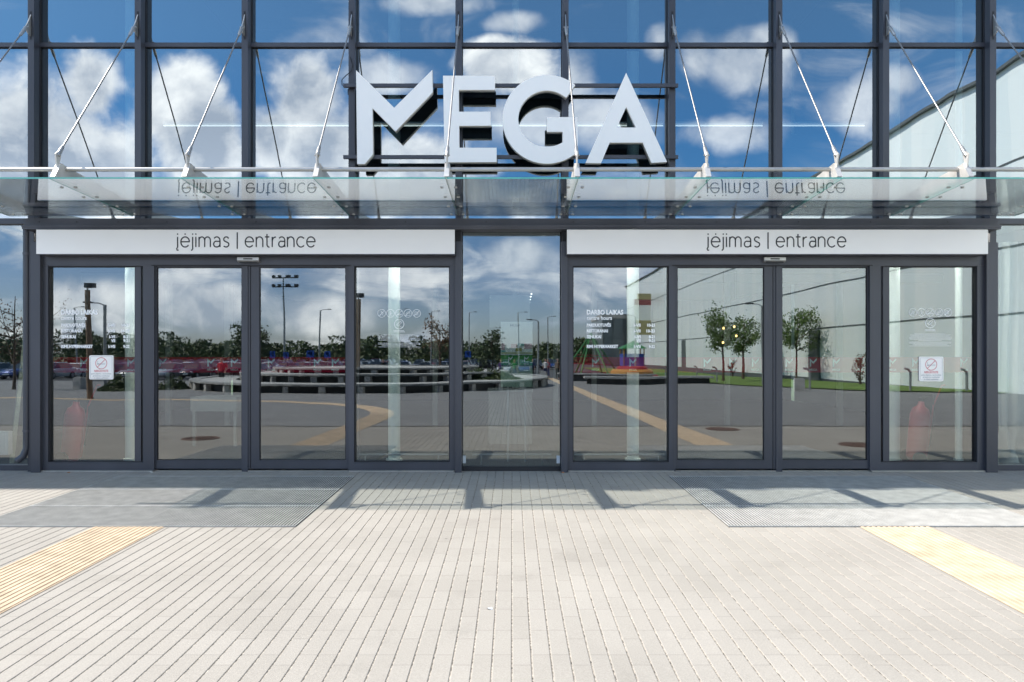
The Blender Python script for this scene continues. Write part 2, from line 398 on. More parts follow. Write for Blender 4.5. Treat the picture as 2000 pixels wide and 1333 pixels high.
# tactile guiding strips: real ridges
TACT = mat('yellow_tactile_tile', (0.54, 0.410, 0.280), 0.8, 0, 0.18, 7, 0.25, 120)
def ribbon(path, half, name, label, ridges=13):
    mb = MB(); pts = [Vector(p) for p in path]; N_ = len(pts)
    off = []
    for i in range(ridges):
        c = -half + (i+0.5)*2*half/ridges; w = half/ridges
        off += [(c-w*0.98, 0.0), (c-w*0.55, 0.0), (c-w*0.35, 0.005), (c+w*0.35, 0.005), (c+w*0.55, 0.0)]
    off.append((half, 0.0))
    for i, p in enumerate(pts):
        t = (pts[min(i+1, N_-1)]-pts[max(i-1, 0)]).normalized(); nrm = Vector((-t.y, t.x))
        for (c, z) in off:
            q = p + nrm*c; mb.v.append((q.x, -q.y, ground(q.y)+0.004+z))
    k = len(off)
    for i in range(N_-1):
        for j in range(k-1): mb.face((i*k+j, i*k+j+1, (i+1)*k+j+1, (i+1)*k+j))
    o = mb.build(name, TACT, recalc=False)
    o.data.flip_normals() if o.data.polygons[0].normal.z < 0 else None
    tag(o, label, 'tactile paving', 'tactile guiding strips')
ribbon([(3.43, 2.77), (3.43, 8), (3.43, 20), (3.43, 52)], 0.315, 'guiding_strip', 'pale yellow ribbed tactile strip running out from the right entrance mat')
lp = [(-3.43, 2.77), (-3.43, 5), (-3.43, 8.2), (-3.50, 9.6), (-3.75, 10.9), (-4.3, 12.3), (-5.2, 13.7), (-6.5, 14.9), (-8.1, 15.8), (-10, 16.5), (-13, 17.2), (-19, 18.3), (-30, 20)]
def smooth_path(p, n=4):
    out = []
    for i in range(len(p)-1):
        p0 = Vector(p[max(i-1,0)]); p1 = Vector(p[i]); p2 = Vector(p[i+1]); p3 = Vector(p[min(i+2, len(p)-1)])
        for k in range(n):
            t = k/n
            out.append(0.5*((2*p1)+(-p0+p2)*t+(2*p0-5*p1+4*p2-p3)*t*t+(-p0+3*p1-3*p2+p3)*t**3))
    out.append(Vector(p[-1])); return out
ribbon([(-3.43, 2.77), (-3.43, 8.0)] + [tuple(q) for q in smooth_path(lp[2:], 4)], 0.315, 'guiding_strip', 'yellow ribbed tactile strip running out from the left entrance mat')

# manhole covers out on the plaza
IRON = mat('rusty_cast_iron', (0.20, 0.12, 0.09), 0.7, 0.4, 0.4, 12)
for (x, o, lb) in ((-5.75, 3.9, 'round rusty manhole cover left of the left mat'), (5.9, 2.9, 'round rusty manhole cover right of the right mat'), (4.4, 5.6, 'round rusty manhole cover beside the right tactile strip')):
    mb = MB()
    mb.lathe((x, -o, ground(o)+0.004), [(0.34, 0), (0.34, 0.006), (0.30, 0.006), (0.30, 0.003), (0.27, 0.003), (0.27, 0.008), (0.02, 0.008)], 28)
    for i in range(9): mb.box(x-0.24+i*0.055, x-0.22+i*0.055, -o-0.14, -o+0.14, ground(o)+0.013, ground(o)+0.018)
    tag(mb.build('manhole_cover', IRON), lb, 'manhole cover', 'manhole covers')

# ------------------------------------------------------------------ the building
MP = 1.371                                  # mullion pitch
MX = [(k-4.5)*MP for k in range(10)] ; MX = [MX[0]-2*MP, MX[0]-MP] + MX + [MX[-1]+MP, MX[-1]+2*MP]
ROOF = 11.9
Z_TR = wz(90, 0); Z_TR2 = wz(434, 0)
bld = thing('shopping_centre', 'large glass fronted building with a grid of dark grey mullions', 'building', (0, 0.3, 0))
CLAD = mat('grey_wall_panel', (0.40, 0.41, 0.42), 0.6, 0, 0.08, 1)
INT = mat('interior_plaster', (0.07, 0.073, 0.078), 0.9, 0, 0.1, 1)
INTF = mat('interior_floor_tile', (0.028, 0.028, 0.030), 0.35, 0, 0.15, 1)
for i, x in enumerate(MX):
    m = MB(); w = 0.04
    m.box(x-w, x+w, -0.134, 0.12, 0.0, ROOF-0.1)
    m.box(x-w-0.006, x+w+0.006, -0.03, -0.004, 0.0, ROOF-0.1, 1)
    mo = m.build('mullion', [FRAME, RUBBER], bld)
for (zz, h) in ((Z_TR, 0.027), (ROOF-2.7, 0.027), (ROOF-0.15, 0.1)):
    for a, b in zip(MX[:-1], MX[1:]):
        m = MB(); m.box(a+0.041, b-0.041, -0.035, 0.1, zz-h, zz+h)
        m.box(a+0.047, b-0.047, -0.012, -0.003, zz-h-0.008, zz+h+0.008, 1)
        m.build('transom', [FRAME, RUBBER], bld)
def pane(x0, x1, z0, z1, y, mt, name='window_pane', parent=None, tilt=0.0018):
    m = MB(); a, b, c = [random.uniform(-tilt, tilt) for _ in range(3)]
    n = len(m.v)
    m.v += [(x0, y+a, z0), (x1, y+b, z0), (x1, y+b+c, z1), (x0, y+a+c, z1), (x0, y+0.024, z0), (x1, y+0.024, z0), (x1, y+0.024, z1), (x0, y+0.024, z1)]
    m.face((0,1,2,3), 0); m.face((7,6,5,4), 1); m.face((0,4,5,1), 1); m.face((1,5,6,2), 1); m.face((2,6,7,3), 1); m.face((3,7,4,0), 1)
    return m.build(name, [mt, G_BACK], parent, recalc=False)
DX0 = wx(45, 0); DX1 = wx(1955, 0)          # entrance portal
for i, (a, b) in enumerate(zip(MX[:-1], MX[1:])):
    pane(a+0.04, b-0.04, Z_TR+0.027, ROOF-2.7-0.027, 0.0, G_UP, parent=bld)
    pane(a+0.04, b-0.04, ROOF-2.7+0.027, ROOF-0.25, 0.0, G_UP, parent=bld)
    side = b < DX0+0.3 or a > DX1-0.3
    if side:
        pane(a+0.04, b-0.04, Z_TR2+0.036, Z_TR-0.027, 0.0, G_UP, parent=bld)
        pane(a+0.04, b-0.04, 0.07, Z_TR2-0.036, 0.0, G_MID, parent=bld)
        m = MB(); m.box(a+0.041, b-0.041, -0.06, 0.1, Z_TR2-0.036, Z_TR2+0.036); m.build('transom', FRAME, bld)
        m = MB(); m.box(a+0.041, b-0.041, -0.06, 0.1, 0.0, 0.07); m.build('transom', FRAME, bld)
    else:
        pane(a+0.04, b-0.04, 3.2, Z_TR-0.027, 0.0, G_UP, parent=bld)
# walls beyond the glazing, roof, interior shell
gx0, gx1 = MX[0]-0.04, MX[-1]+0.04
m = MB(); m.box(-45, gx0, 0.0, 0.4, 0, ROOF); m.box(gx1, 23.2, 0.0, 0.4, 0, ROOF); m.build('side_wall', CLAD, bld)
m = MB(); m.box(-45, 23.2, 0.0, 30, ROOF, ROOF+0.25); m.build('roof', CLAD, bld)
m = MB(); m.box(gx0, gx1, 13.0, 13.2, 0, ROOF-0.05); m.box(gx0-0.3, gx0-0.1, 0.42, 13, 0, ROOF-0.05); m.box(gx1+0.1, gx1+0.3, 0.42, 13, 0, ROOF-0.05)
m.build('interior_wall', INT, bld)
m = MB(); m.box(-45, 23.2, 29.5, 29.8, 0, ROOF-0.05); m.box(-45, -44.7, 0.42, 29.4, 0, ROOF-0.05); m.build('rear_wall', CLAD, bld)
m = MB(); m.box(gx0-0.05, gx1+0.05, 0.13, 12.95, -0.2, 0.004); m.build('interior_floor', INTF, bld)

# beam over the doors
m = MB()
bx0, bx1 = wx(50, -0.2), wx(1948, -0.2)
m.box(bx0, bx1, -0.22, -0.006, wz(441, -0.22), wz(427, -0.22))
m.box(wx(43, -0.28), wx(1955, -0.28), -0.28, -0.008, wz(448, -0.28), wz(441, -0.28)-0.001)
m.box(wx(43, -0.28), wx(1955, -0.28), -0.29, -0.281, wz(444, -0.28), wz(441, -0.28)+0.004)
m.build('portal_beam', FRAME2, bld)
for px in (77, 150, 231, 326, 500, 660, 792, 950, 1120, 1260, 1400, 1560, 1700, 1850):
    MB().lathe((wx(px, -0.22), -0.222, wz(434, -0.22)), [(0.008, -0.004), (0.008, 0.004)], 6).build('screw', RUBBER, bld)
# posts of the portal
def post(px0, px1, py0, y0=-0.2, y1=-0.006, pyb=920):
    m = MB(); m.box(wx(px0, y0), wx(px1, y0), y0, y1, 0.0, wz(py0, y0)); return m.build('portal_post', FRAME, bld)
post(60.5, 78.5, 473); post(889, 901.5, 472); post(1096.5, 1108.5, 472); post(1927, 1949, 474)
yy = -0.17
for (a, b) in ((70, 79), (888.5, 900), (1098, 1107)):
    MB().box(wx(a, yy), wx(b, yy), yy, -0.006, wz(474, yy)+0.002, wz(448, yy)).build('post_head', RUBBER, bld)

# central fixed window
yC = -0.06
cx0, cx1 = wx(901, yC), wx(1096.5, yC)
cw = thing('fixed_window', 'tall fixed glass window between the two sets of automatic doors', 'window', (0, yC, 0))
pane(cx0, cx1, wz(911, yC), wz(449, yC), yC, G_MID, 'glass', cw, 0.0006)
m = MB(); m.box(cx0, cx1, yC-0.03, yC+0.05, 0.0, wz(911, yC)-0.001); m.build('bottom_rail', RUBBER, cw)
m = MB(); m.box(cx0, cx0+0.02, yC-0.02, yC-0.003, wz(910, yC), wz(450, yC)); m.box(cx1-0.02, cx1, yC-0.02, yC-0.003, wz(910, yC), wz(450, yC)); m.build('gasket', RUBBER, cw)
m = MB()
for px in (906, 1091): m.box(wx(px-4, yC), wx(px+4, yC), yC-0.012, yC-0.0035, wz(905, yC), wz(890, yC))
m.build('clamp', VINYLG, cw)

# automatic doors
yD = -0.10
def door_unit(x0, x1, panes, split, label, name='automatic_door'):
    """panes: four glass openings (px) fixed, leaf, leaf, fixed"""
    yf = yD-0.05
    cx = wx((x0+x1)/2, yD)
    t = thing(name, label, 'sliding door', (cx, yD, 0))
    X = lambda p: wx(p, yf)
    Z = lambda p: wz(p, yf)
    zt, zb = Z(497)+0.03, 0.02
    # header
    m = MB(); m.box(X(x0), X(x1), yf, yD+0.08, Z(519), zt); m.build('header', FRAME, t)
    # track line
    m = MB(); m.box(X(panes[1][0]-10), X(panes[2][1]+10), yf-0.004, yf-0.0005, Z(520)+0.001, Z(518)); m.build('track_seal', RUBBER, t)
    # fixed panels
    for k, (a, b) in enumerate((panes[0], panes[3])):
        oa = x0 if k == 0 else panes[2][1]+5
        ob = panes[1][0]-5 if k == 0 else x1
        mm = MB()
        mm.box(X(oa), X(a), yf, yD+0.05, zb, Z(519)-0.001)
        mm.box(X(b), X(ob), yf, yD+0.05, zb, Z(519)-0.001)
        mm.box(X(a), X(b), yf+0.001, yD+0.05, zb, Z(903.5))
        mm.box(X(a), X(b), yf+0.001, yD+0.05, Z(520), Z(519)-0.001)
        f = mm.build('fixed_frame', FRAME, t)
        g = MB(); e = 0.012
        g.box(X(a)+0.0005, X(a)+e, yf+0.012, yD+0.02, Z(903.5)+e, Z(520)-e); g.box(X(b)-e, X(b)-0.0005, yf+0.012, yD+0.02, Z(903.5)+e, Z(520)-e)
        g.box(X(a)+0.0005, X(b)-0.0005, yf+0.012, yD+0.02, Z(903.5)+0.0005, Z(903.5)+e-0.0005); g.box(X(a)+0.0005, X(b)-0.0005, yf+0.012, yD+0.02, Z(520)-e+0.0005, Z(520)-0.0005)
        g.build('gasket', RUBBER, f)
        pane(X(a)+e, X(b)-e, Z(903.5)+e, Z(520)-e, yD, G_DOOR, 'glass', f, 0.0005)
        s = MB(); s.box(X(oa)+0.01, X(ob)-0.01, yf-0.03, yf+0.02, 0.0, zb-0.001); s.build('sill', STEEL, t)
    # leaves, set a little further in
    yl = yf+0.03
    X2 = lambda p: wx(p, yl); Z2 = lambda p: wz(p, yl)
    for k, (a, b) in enumerate((panes[1], panes[2])):
        oa = panes[1][0]-13 if k == 0 else split+0.8
        ob = split-0.8 if k == 0 else panes[2][1]+14
        mm = MB()
        mm.box(X2(oa), X2(a), yl, yl+0.045, 0.035, Z2(518)); mm.box(X2(b), X2(ob), yl, yl+0.045, 0.035, Z2(518))
        mm.box(X2(a), X2(b), yl+0.001, yl+0.044, 0.035, Z2(899.5)); mm.box(X2(a), X2(b), yl+0.001, yl+0.044, Z2(522.5), Z2(518))
        f = mm.build('door_leaf', FRAME, t)
        g = MB(); e = 0.010
        g.box(X2(a)+0.0005, X2(a)+e, yl+0.01, yl+0.04, Z2(899.5)+e, Z2(522.5)-e); g.box(X2(b)-e, X2(b)-0.0005, yl+0.01, yl+0.04, Z2(899.5)+e, Z2(522.5)-e)
        g.box(X2(a)+0.0005, X2(b)-0.0005, yl+0.01, yl+0.04, Z2(899.5)+0.0005, Z2(899.5)+e-0.0005); g.box(X2(a)+0.0005, X2(b)-0.0005, yl+0.01, yl+0.04, Z2(522.5)-e+0.0005, Z2(522.5)-0.0005)
        g.build('gasket', RUBBER, f)
        pane(X2(a)+e, X2(b)-e, Z2(899.5)+e, Z2(522.5)-e, yl+0.02, G_DOOR, 'glass', f, 0.0005)
    s = MB(); s.box(X2(panes[1][0]-12), X2(panes[2][1]+12), yl-0.01, yl+0.05, 0.0, 0.012); s.build('threshold', STEEL, t)
    s = MB(); s.box(X2(split)-0.004, X2(split)+0.004, yl+0.01, yl+0.03, 0.036, Z2(519)); s.build('meeting_seal', RUBBER, t)
    return t
door_unit(78.8, 889, [(94, 279.5), (306, 472.5), (506.5, 675.5), (691.5, 878.5)], 489.5, 'left set of grey framed glass automatic sliding doors')
door_unit(1108.6, 1926.8, [(1118.5, 1306.5), (1322.5, 1492.5), (1526, 1694), (1720, 1908.5)], 1509.5, 'right set of grey framed glass automatic sliding doors')
# sensors
for px, w in ((484.5, 'left'), (1513.5, 'right')):
    t = thing('door_sensor', 'small silver motion sensor on the header of the %s doors' % w, 'sensor', (wx(px, -0.2), -0.15, wz(511, -0.2)), 'door sensors')
    m = MB(); y = -0.2
    m.prism_x([(-0.151, wz(512, y)), (-0.185, wz(512, y)), (-0.205, wz(509, y)), (-0.205, wz(503, y)), (-0.151, wz(503, y))], wx(px-21, y), wx(px+21, y))
    m.build('housing', STEEL, t)
    m = MB(); m.box(wx(px-9, y), wx(px+9, y), -0.2065, -0.2055, wz(507.5, y), wz(505, y)); m.build('nameplate', BLACK, t)
    m = MB(); m.box(wx(px-17, y), wx(px+17, y), -0.20, -0.19, wz(513, y)-0.004, wz(512, y)-0.001); m.build('lens', BLACK, t)

# ------------------------------------------------------------------ thin stroke lettering for the entrance signs
def arc(cx, cy, r, a0, a1, n=14, ry=None):
    ry = ry or r
    return [(cx+r*math.cos(math.radians(a0+(a1-a0)*i/n)), cy+ry*math.sin(math.radians(a0+(a1-a0)*i/n))) for i in range(n+1)]
GL = {
 'i': ([[(0,0),(0,1)], [(0,1.21),(0,1.33)]], 0.0),
 'į': ([[(0,0),(0,1)], [(0,1.21),(0,1.33)], [(0,0),(-0.10,-0.17),(-0.06,-0.30),(0.10,-0.31)]], 0.0),
 'j': ([[(0,1),(0,-0.12)]+arc(-0.22,-0.12,0.22,0,-75,6), [(0,1.21),(0,1.33)]], 0.0),
 'e': ([[(0.02,0.52),(0.90,0.52)]+arc(0.46,0.5,0.455,4,322,24,0.5)], 0.92),
 'ė': ([[(0.02,0.52),(0.90,0.52)]+arc(0.46,0.5,0.455,4,322,24,0.5), [(0.46,1.21),(0.46,1.33)]], 0.92),
 'n': ([[(0,0),(0,1)], [(0,0.62)]+arc(0.36,0.62,0.36,180,0,12,0.38)+[(0.72,0)]], 0.72),
 'm': ([[(0,0),(0,1)], [(0,0.66)]+arc(0.30,0.66,0.30,180,0,10,0.34)+[(0.60,0)], [(0.60,0.66)]+arc(0.90,0.66,0.30,180,0,10,0.34)+[(1.20,0)]], 1.20),
 'a': ([[(0.06,0.86)]+arc(0.34,0.64,0.34,120,0,10,0.36)+[(0.68,0)], [(0.68,0.56),(0.36,0.56)]+arc(0.28,0.29,0.27,90,270,10,0.285)+arc(0.34,0.34,0.34,280,350,6,0.34)], 0.68),
 's': ([[(0.58,0.84)]+arc(0.33,0.76,0.27,50,200,8,0.24)+[(0.14,0.60),(0.33,0.51),(0.52,0.42)]+arc(0.30,0.26,0.30,20,-140,10,0.26)], 0.60),
 't': ([[(0.16,1.28),(0.16,0.25)]+arc(0.38,0.25,0.22,180,285,7,0.25), [(-0.06,1.0),(0.42,1.0)]], 0.44),
 'r': ([[(0,0),(0,1)], [(0,0.55)]+arc(0.34,0.55,0.34,180,80,8,0.43)], 0.40),
 'c': ([arc(0.46,0.5,0.455,42,318,22,0.5)], 0.80),
}
def stroke_word(word, x0, x1, zbase, xh, y, r, mb, gap=0.30):
    w = 0
    for i, ch in enumerate(word):
        w += GL[ch][1] + (gap if i < len(word)-1 else 0)
    sx = (x1-x0)/w; cx = x0
    for ch in word:
        for pl in GL[ch][0]:
            pts = [(cx+p[0]*sx, y, zbase+p[1]*xh) for p in pl]
            mb.tube(pts, r if len(pl) > 2 or abs(pl[0][1]-pl[1][1]) > 0.05 or pl[0][0] != pl[1][0] else r*1.35, 8, 0.5)
        cx += (GL[ch][1]+gap)*sx
def entrance_sign(px0, px1, tx, label):
    y = -0.33
    t = thing('entrance_sign', label, 'sign', (wx((px0+px1)/2, y), -0.28, wz(497, y)), 'white entrance signs over the doors')
    m = MB(); m.box(wx(px0, y), wx(px1, y), y, -0.295, wz(496.5, y), wz(449, y)); m.build('panel', WHITE, t)
    m = MB(); m.box(wx(px0, y)-0.004, wx(px1, y)+0.004, y+0.004, -0.16, wz(496.5, y)-0.008, wz(496.5, y)-0.0005); m.build('bottom_trim', FRAME2, t)
    m = MB(); m.box(wx(px0, y)+0.02, wx(px1, y)-0.02, -0.2945, -0.16, wz(496.5, y)+0.001, wz(449, y)-0.01); m.build('casing', FRAME2, t)
    m = MB(); yt = y-0.001; r = 0.0079
    zb = wz(483, yt); xh = wz(463.2, yt)-zb
    stroke_word('įėjimas', wx(tx[0], yt), wx(tx[1], yt), zb, xh, yt, r, m, 0.34)
    m.tube([(wx(tx[2], yt), yt, wz(486.5, yt)), (wx(tx[2], yt), yt, wz(454.5, yt))], r, 8, 0.5)
    stroke_word('entrance', wx(tx[3], yt), wx(tx[4], yt), zb, xh, yt, r, m)
    m.build('lettering', BLACK, t)
entrance_sign(71, 888, (347, 447, 463.5, 479, 615.5), 'long white sign panel reading įėjimas entrance above the left doors')
entrance_sign(1107.5, 1929.5, (1383, 1483.5, 1500, 1516, 1652), 'long white sign panel reading įėjimas entrance above the right doors')

# ------------------------------------------------------------------ big letters
yL = -0.30; LT = 0.085
def C2(p): return (wx(650+0.35*p[0], yL), wz(0.35*p[1], yL))
def letter(name, loops, parent):
    cu = bpy.data.curves.new(name, 'CURVE'); cu.dimensions = '2D'; cu.fill_mode = 'BOTH'; cu.extrude = LT/2
    for lp_ in loops:
        s = cu.splines.new('POLY'); s.points.add(len(lp_)-1)
        for i, p in enumerate(lp_): s.points[i].co = (p[0], p[1], 0, 1)
        s.use_cyclic_u = True
    ob = bpy.data.objects.new(name+'_tmp', cu); COL.objects.link(ob)
    dg = bpy.context.evaluated_depsgraph_get(); me = bpy.data.meshes.new_from_object(ob.evaluated_get(dg))
    bpy.data.objects.remove(ob); bpy.data.curves.remove(cu)
    me.name = name
    org = worldloc(parent)
    for v in me.vertices:
        x, z, d = v.co; v.co = Vector((x, yL+LT/2-d, z)) - org
    bm = bmesh.new(); bm.from_mesh(me); bmesh.ops.remove_doubles(bm, verts=bm.verts, dist=1e-5); bmesh.ops.recalc_face_normals(bm, faces=bm.faces); bm.to_mesh(me); bm.free()
    me.materials.clear()
    for q in (WHITE2, LSIDE, LBACK): me.materials.append(q)
    for f in me.polygons:
        f.material_index = 0 if f.normal.y < -0.9 else (2 if f.normal.y > 0.9 else 1)
    o = bpy.data.objects.new(name, me); COL.objects.link(o); o.parent = parent
    return o
big = thing('letter_sign', 'large white raised letters MEGA mounted on rails in front of the upper glass', 'sign', (0, -0.2, wz(320, yL)))
Mo = [(130,393),(343,603),(555,392),(557,516),(350,735),(221,604),(224,862),(178,916),(136,917)]
Eo = [(615,424),(905,424),(905,503),(703,503),(704,625),(880,625),(881,703),(705,703),(706,826),(914,826),(914,906),(624,907)]
def g_outline():
    cx, cy, R, r = 1195, 667, 248, 160
    out = []
    a0 = 50.5
    for i in range(41):
        a = math.radians(a0 + (320-a0)*i/40)
        out.append((cx+R*math.cos(a), cy-R*math.sin(a)))
    # right side up to the bar
    out = [p for p in out if not (p[0] > 1366 and p[1] > 660)]
    out += [(1367, 838), (1365, 655), (1195, 655), (1195, 737), (1282, 737), (1282, 797)]
    for i in range(37):
        a = math.radians(303 - (303-48)*i/36)
        out.append((cx+r*math.cos(a)*1.0, cy-3-(r-3)*math.sin(a)))
    return out
Go = g_outline()
Ao = [(1637,408),(1865,905),(1778,910),(1730,797),(1545,797),(1497,912),(1410,911)]
Ah = [(1638,598),(1692,713),(1585,713)]
for nm, lps in (('letter_m', [Mo]), ('letter_e', [Eo]), ('letter_g', [Go]), ('letter_a', [Ao, Ah])):
    letter(nm, [[C2(p) for p in l] for l in lps], big)
for py in (168, 307.5):
    m = MB(); y = -0.19
    m.box(wx(671, y), wx(1324, y), y-0.02, y+0.02, wz(py+3.3, y), wz(py-3.3, y)); m.build('rail', FRAME, big)
    for x in MX[4:10]:
        if wx(671, y) < x-0.05 and x+0.05 < wx(1324, y): MB().box(x-0.02, x+0.02, -0.169, -0.1345, wz(py+2, y), wz(py-2, y)).build('bracket', RUBBER, big)
m = MB(); y = -0.16
m.tube([(wx(a, y), y, wz(b, y)) for a, b in ((684, 112), (689, 128), (686, 140), (676, 148), (668, 156), (668, 166), (674, 170))], 0.006, 6)
m.build('cable', RUBBER, big)

# ------------------------------------------------------------------ glass canopy
can = thing('glass_canopy', 'long green tinted glass canopy hung on steel rods over the doors', 'canopy', (0, -0.14, 3.26))
OT = 1.76                                   # reach of the fins
def zg(o): return 3.262 + (o-0.1)*(3.345-3.262)/1.7
edges = [-6.37] + [x for x in MX[2:12]][1:-1] + [6.37]
edges = [-6.37] + MX[3:11] + [6.37]
for a, b in zip(edges[:-1], edges[1:]):
    m = MB(); g = 0.004; o0, o1 = 0.24, 1.80; th = 0.017
    n = 0
    m.v += [(a+g, -o0, zg(o0)), (b-g, -o0, zg(o0)), (b-g, -o1, zg(o1)), (a+g, -o1, zg(o1))]
    m.v += [(x, y, z-th) for (x, y, z) in m.v[:4]]
    m.face((0,1,2,3), 0); m.face((7,6,5,4), 0); m.face((0,4,5,1), 2); m.face((1,5,6,2), 1); m.face((2,6,7,3), 1); m.face((3,7,4,0), 1)
    m.build('glass_panel', [G_CAN, G_EDGE, G_BACK], can)
for x in MX[2:12]:
    m = MB(); w = 0.026
    zf = zg(OT)+0.022; zb = zg(0.14)+0.022
    poly = [(-0.136, zb), (-0.136, zb+0.10), (-1.60, zf+0.155), (-1.66, zf+0.165), (-OT, zf+0.0)]
    m.prism_x(poly, x-w, x+w)
    f = m.build('support_fin', STEELP, can)
    m = MB()
    for (oo) in (0.34, 0.72, 1.12, 1.50):
        for s_ in (-1, 1):
            xx = x+s_*0.075
            if abs(xx) > 6.36: continue
            m.lathe((xx, -oo, zg(oo)-0.017-0.008), [(0.012, -0.002), (0.019, 0.001), (0.019, 0.0075)], 10)
            m.lathe((xx, -oo, zg(oo)+0.0005), [(0.016, 0), (0.016, 0.012)], 10)
            m.box(min(x, xx), max(x, xx), -oo-0.006, -oo+0.006, zg(oo)+0.013, zg(oo)+0.0205)
    m.build('glass_fixings', STEEL, f)
    # rod
    A = Vector((x, -1.675, zf+0.245)); B = Vector((x, -0.215, 5.66))
    d_ = (B-A).normalized()
    m = MB(); m.tube([A+d_*0.12, B-d_*0.16], 0.0092, 10); r = m.build('tie_rod', RODM, can, smooth=True)
    m = MB(); m.tube([A-d_*0.01, A+d_*0.03, A+d_*0.13, A+d_*0.15], [0.02, 0.023, 0.018, 0.012], 10); m.tube([B+d_*0.01, B-d_*0.03, B-d_*0.17, B-d_*0.19], [0.016, 0.021, 0.018, 0.012], 10)
    m.tube([(x-0.03, A.y, A.z), (x+0.03, A.y, A.z)], 0.008, 8); m.tube([(x-0.03, B.y, B.z), (x+0.03, B.y, B.z)], 0.008, 8)
    m.build('clevis', STEEL, r, smooth=True)
    m = MB(); m.prism_x([(-1.655, zf+0.165), (-1.69, zf+0.10), (-1.72, zf+0.25), (-1.67, zf+0.29), (-1.63, zf+0.25)], x-0.007, x+0.007); m.build('rod_lug', STEELP, r)
    m = MB(); m.prism_x([(-0.136, 5.86), (-0.136, 5.58), (-0.20, 5.60), (-0.235, 5.66), (-0.20, 5.72)], x-0.006, x+0.006); m.build('wall_lug', STEEL, r)
    m = MB(); m.box(x-0.013, x+0.013, -0.1365, -0.1345, 5.54, 5.90); m.build('slot', RUBBER, r)
m = MB(); m.tube([(-6.9, -1.58, 3.485), (6.9, -1.58, 3.485)], 0.023, 14); m.build('front_tube', STEEL, can, smooth=True)

# ------------------------------------------------------------------ text helpers (built-in font)
def text_mesh(mb_list, s, x, z, h, y, bold=0.0, align='LEFT', width=None):
    cu = bpy.data.curves.new('t', 'FONT'); cu.body = s; cu.size = h/0.70; cu.offset = bold; cu.align_x = align; cu.extrude = 0.0004; cu.resolution_u = 3
    ob = bpy.data.objects.new('t', cu); COL.objects.link(ob)
    dg = bpy.context.evaluated_depsgraph_get(); me = bpy.data.meshes.new_from_object(ob.evaluated_get(dg))
    bpy.data.objects.remove(ob); bpy.data.curves.remove(cu)
    k = 1.0
    xs = [v.co.x for v in me.vertices]
    if not xs: return
    if width: k = width/max(1e-6, (max(xs)-min(xs)))
    x_ref = min(xs) if align == 'LEFT' else 0
    b = len(mb_list.v)
    for v in me.vertices: mb_list.v.append((x+(v.co.x-x_ref)*k, y-v.co.z, z+v.co.y))
    for p in me.polygons: mb_list.face([b+i for i in p.vertices])
    bpy.data.meshes.remove(me)

yV = yD-0.0025
def hours(px, label):
    mb = MB(); X = lambda p: wx(px+p, yV); Z = lambda p: wz(p, yV)
    def T(s, p0, p1, pyb, hpx, bold=0.0012):
        text_mesh(mb, s, X(p0), Z(pyb), hpx/150, yV, bold, width=(p1-p0)/151)
    T('DARBO LAIKAS', 0, 71, 614.5, 8.6, 0.0032)
    T('centre hours', 0, 49, 625, 7.4, 0.0016)
    for nm, w, yb, d, h_, hx in (('PARDUOTUVĖS', 47, 638.3, 'I-VII', '10-21', 0), ('RESTORANAI', 41, 649.6, 'I-VII', '10-23', 0), ('SENUKAI', 28, 661, 'I-VI', '8-21', 0), (None, 0, 668.6, 'VII', '9-21', 0), ('RIMI HYPERMARKET', 61, 680, 'I-VII', '9-22', 0)):
        if nm: T(nm, 0, w, yb, 5.8, 0.0026)
        dw = 13.0 if d == 'I-VII' else (11.5 if d == 'I-VI' else 8)
        T(d, 105-dw, 105, yb, 5.6, 0.0022)
        hw = 16.5 if h_ == '10-23' else (15 if h_[0] == '1' else 12)
        T(h_, 133-hw, 133, yb, 5.6, 0.0022)
    T('stores', 0, 12, 642, 2.2, 0.0); T('restaurants', 0, 20, 653.4, 2.2, 0.0)
    tag(mb.build('opening_hours', VINYL, recalc=False), label, 'window lettering', 'opening hours lettering')
hours(120, 'white opening hours lettering on the far left door glass')
hours(1146, 'white opening hours lettering on the glass right of the central window')

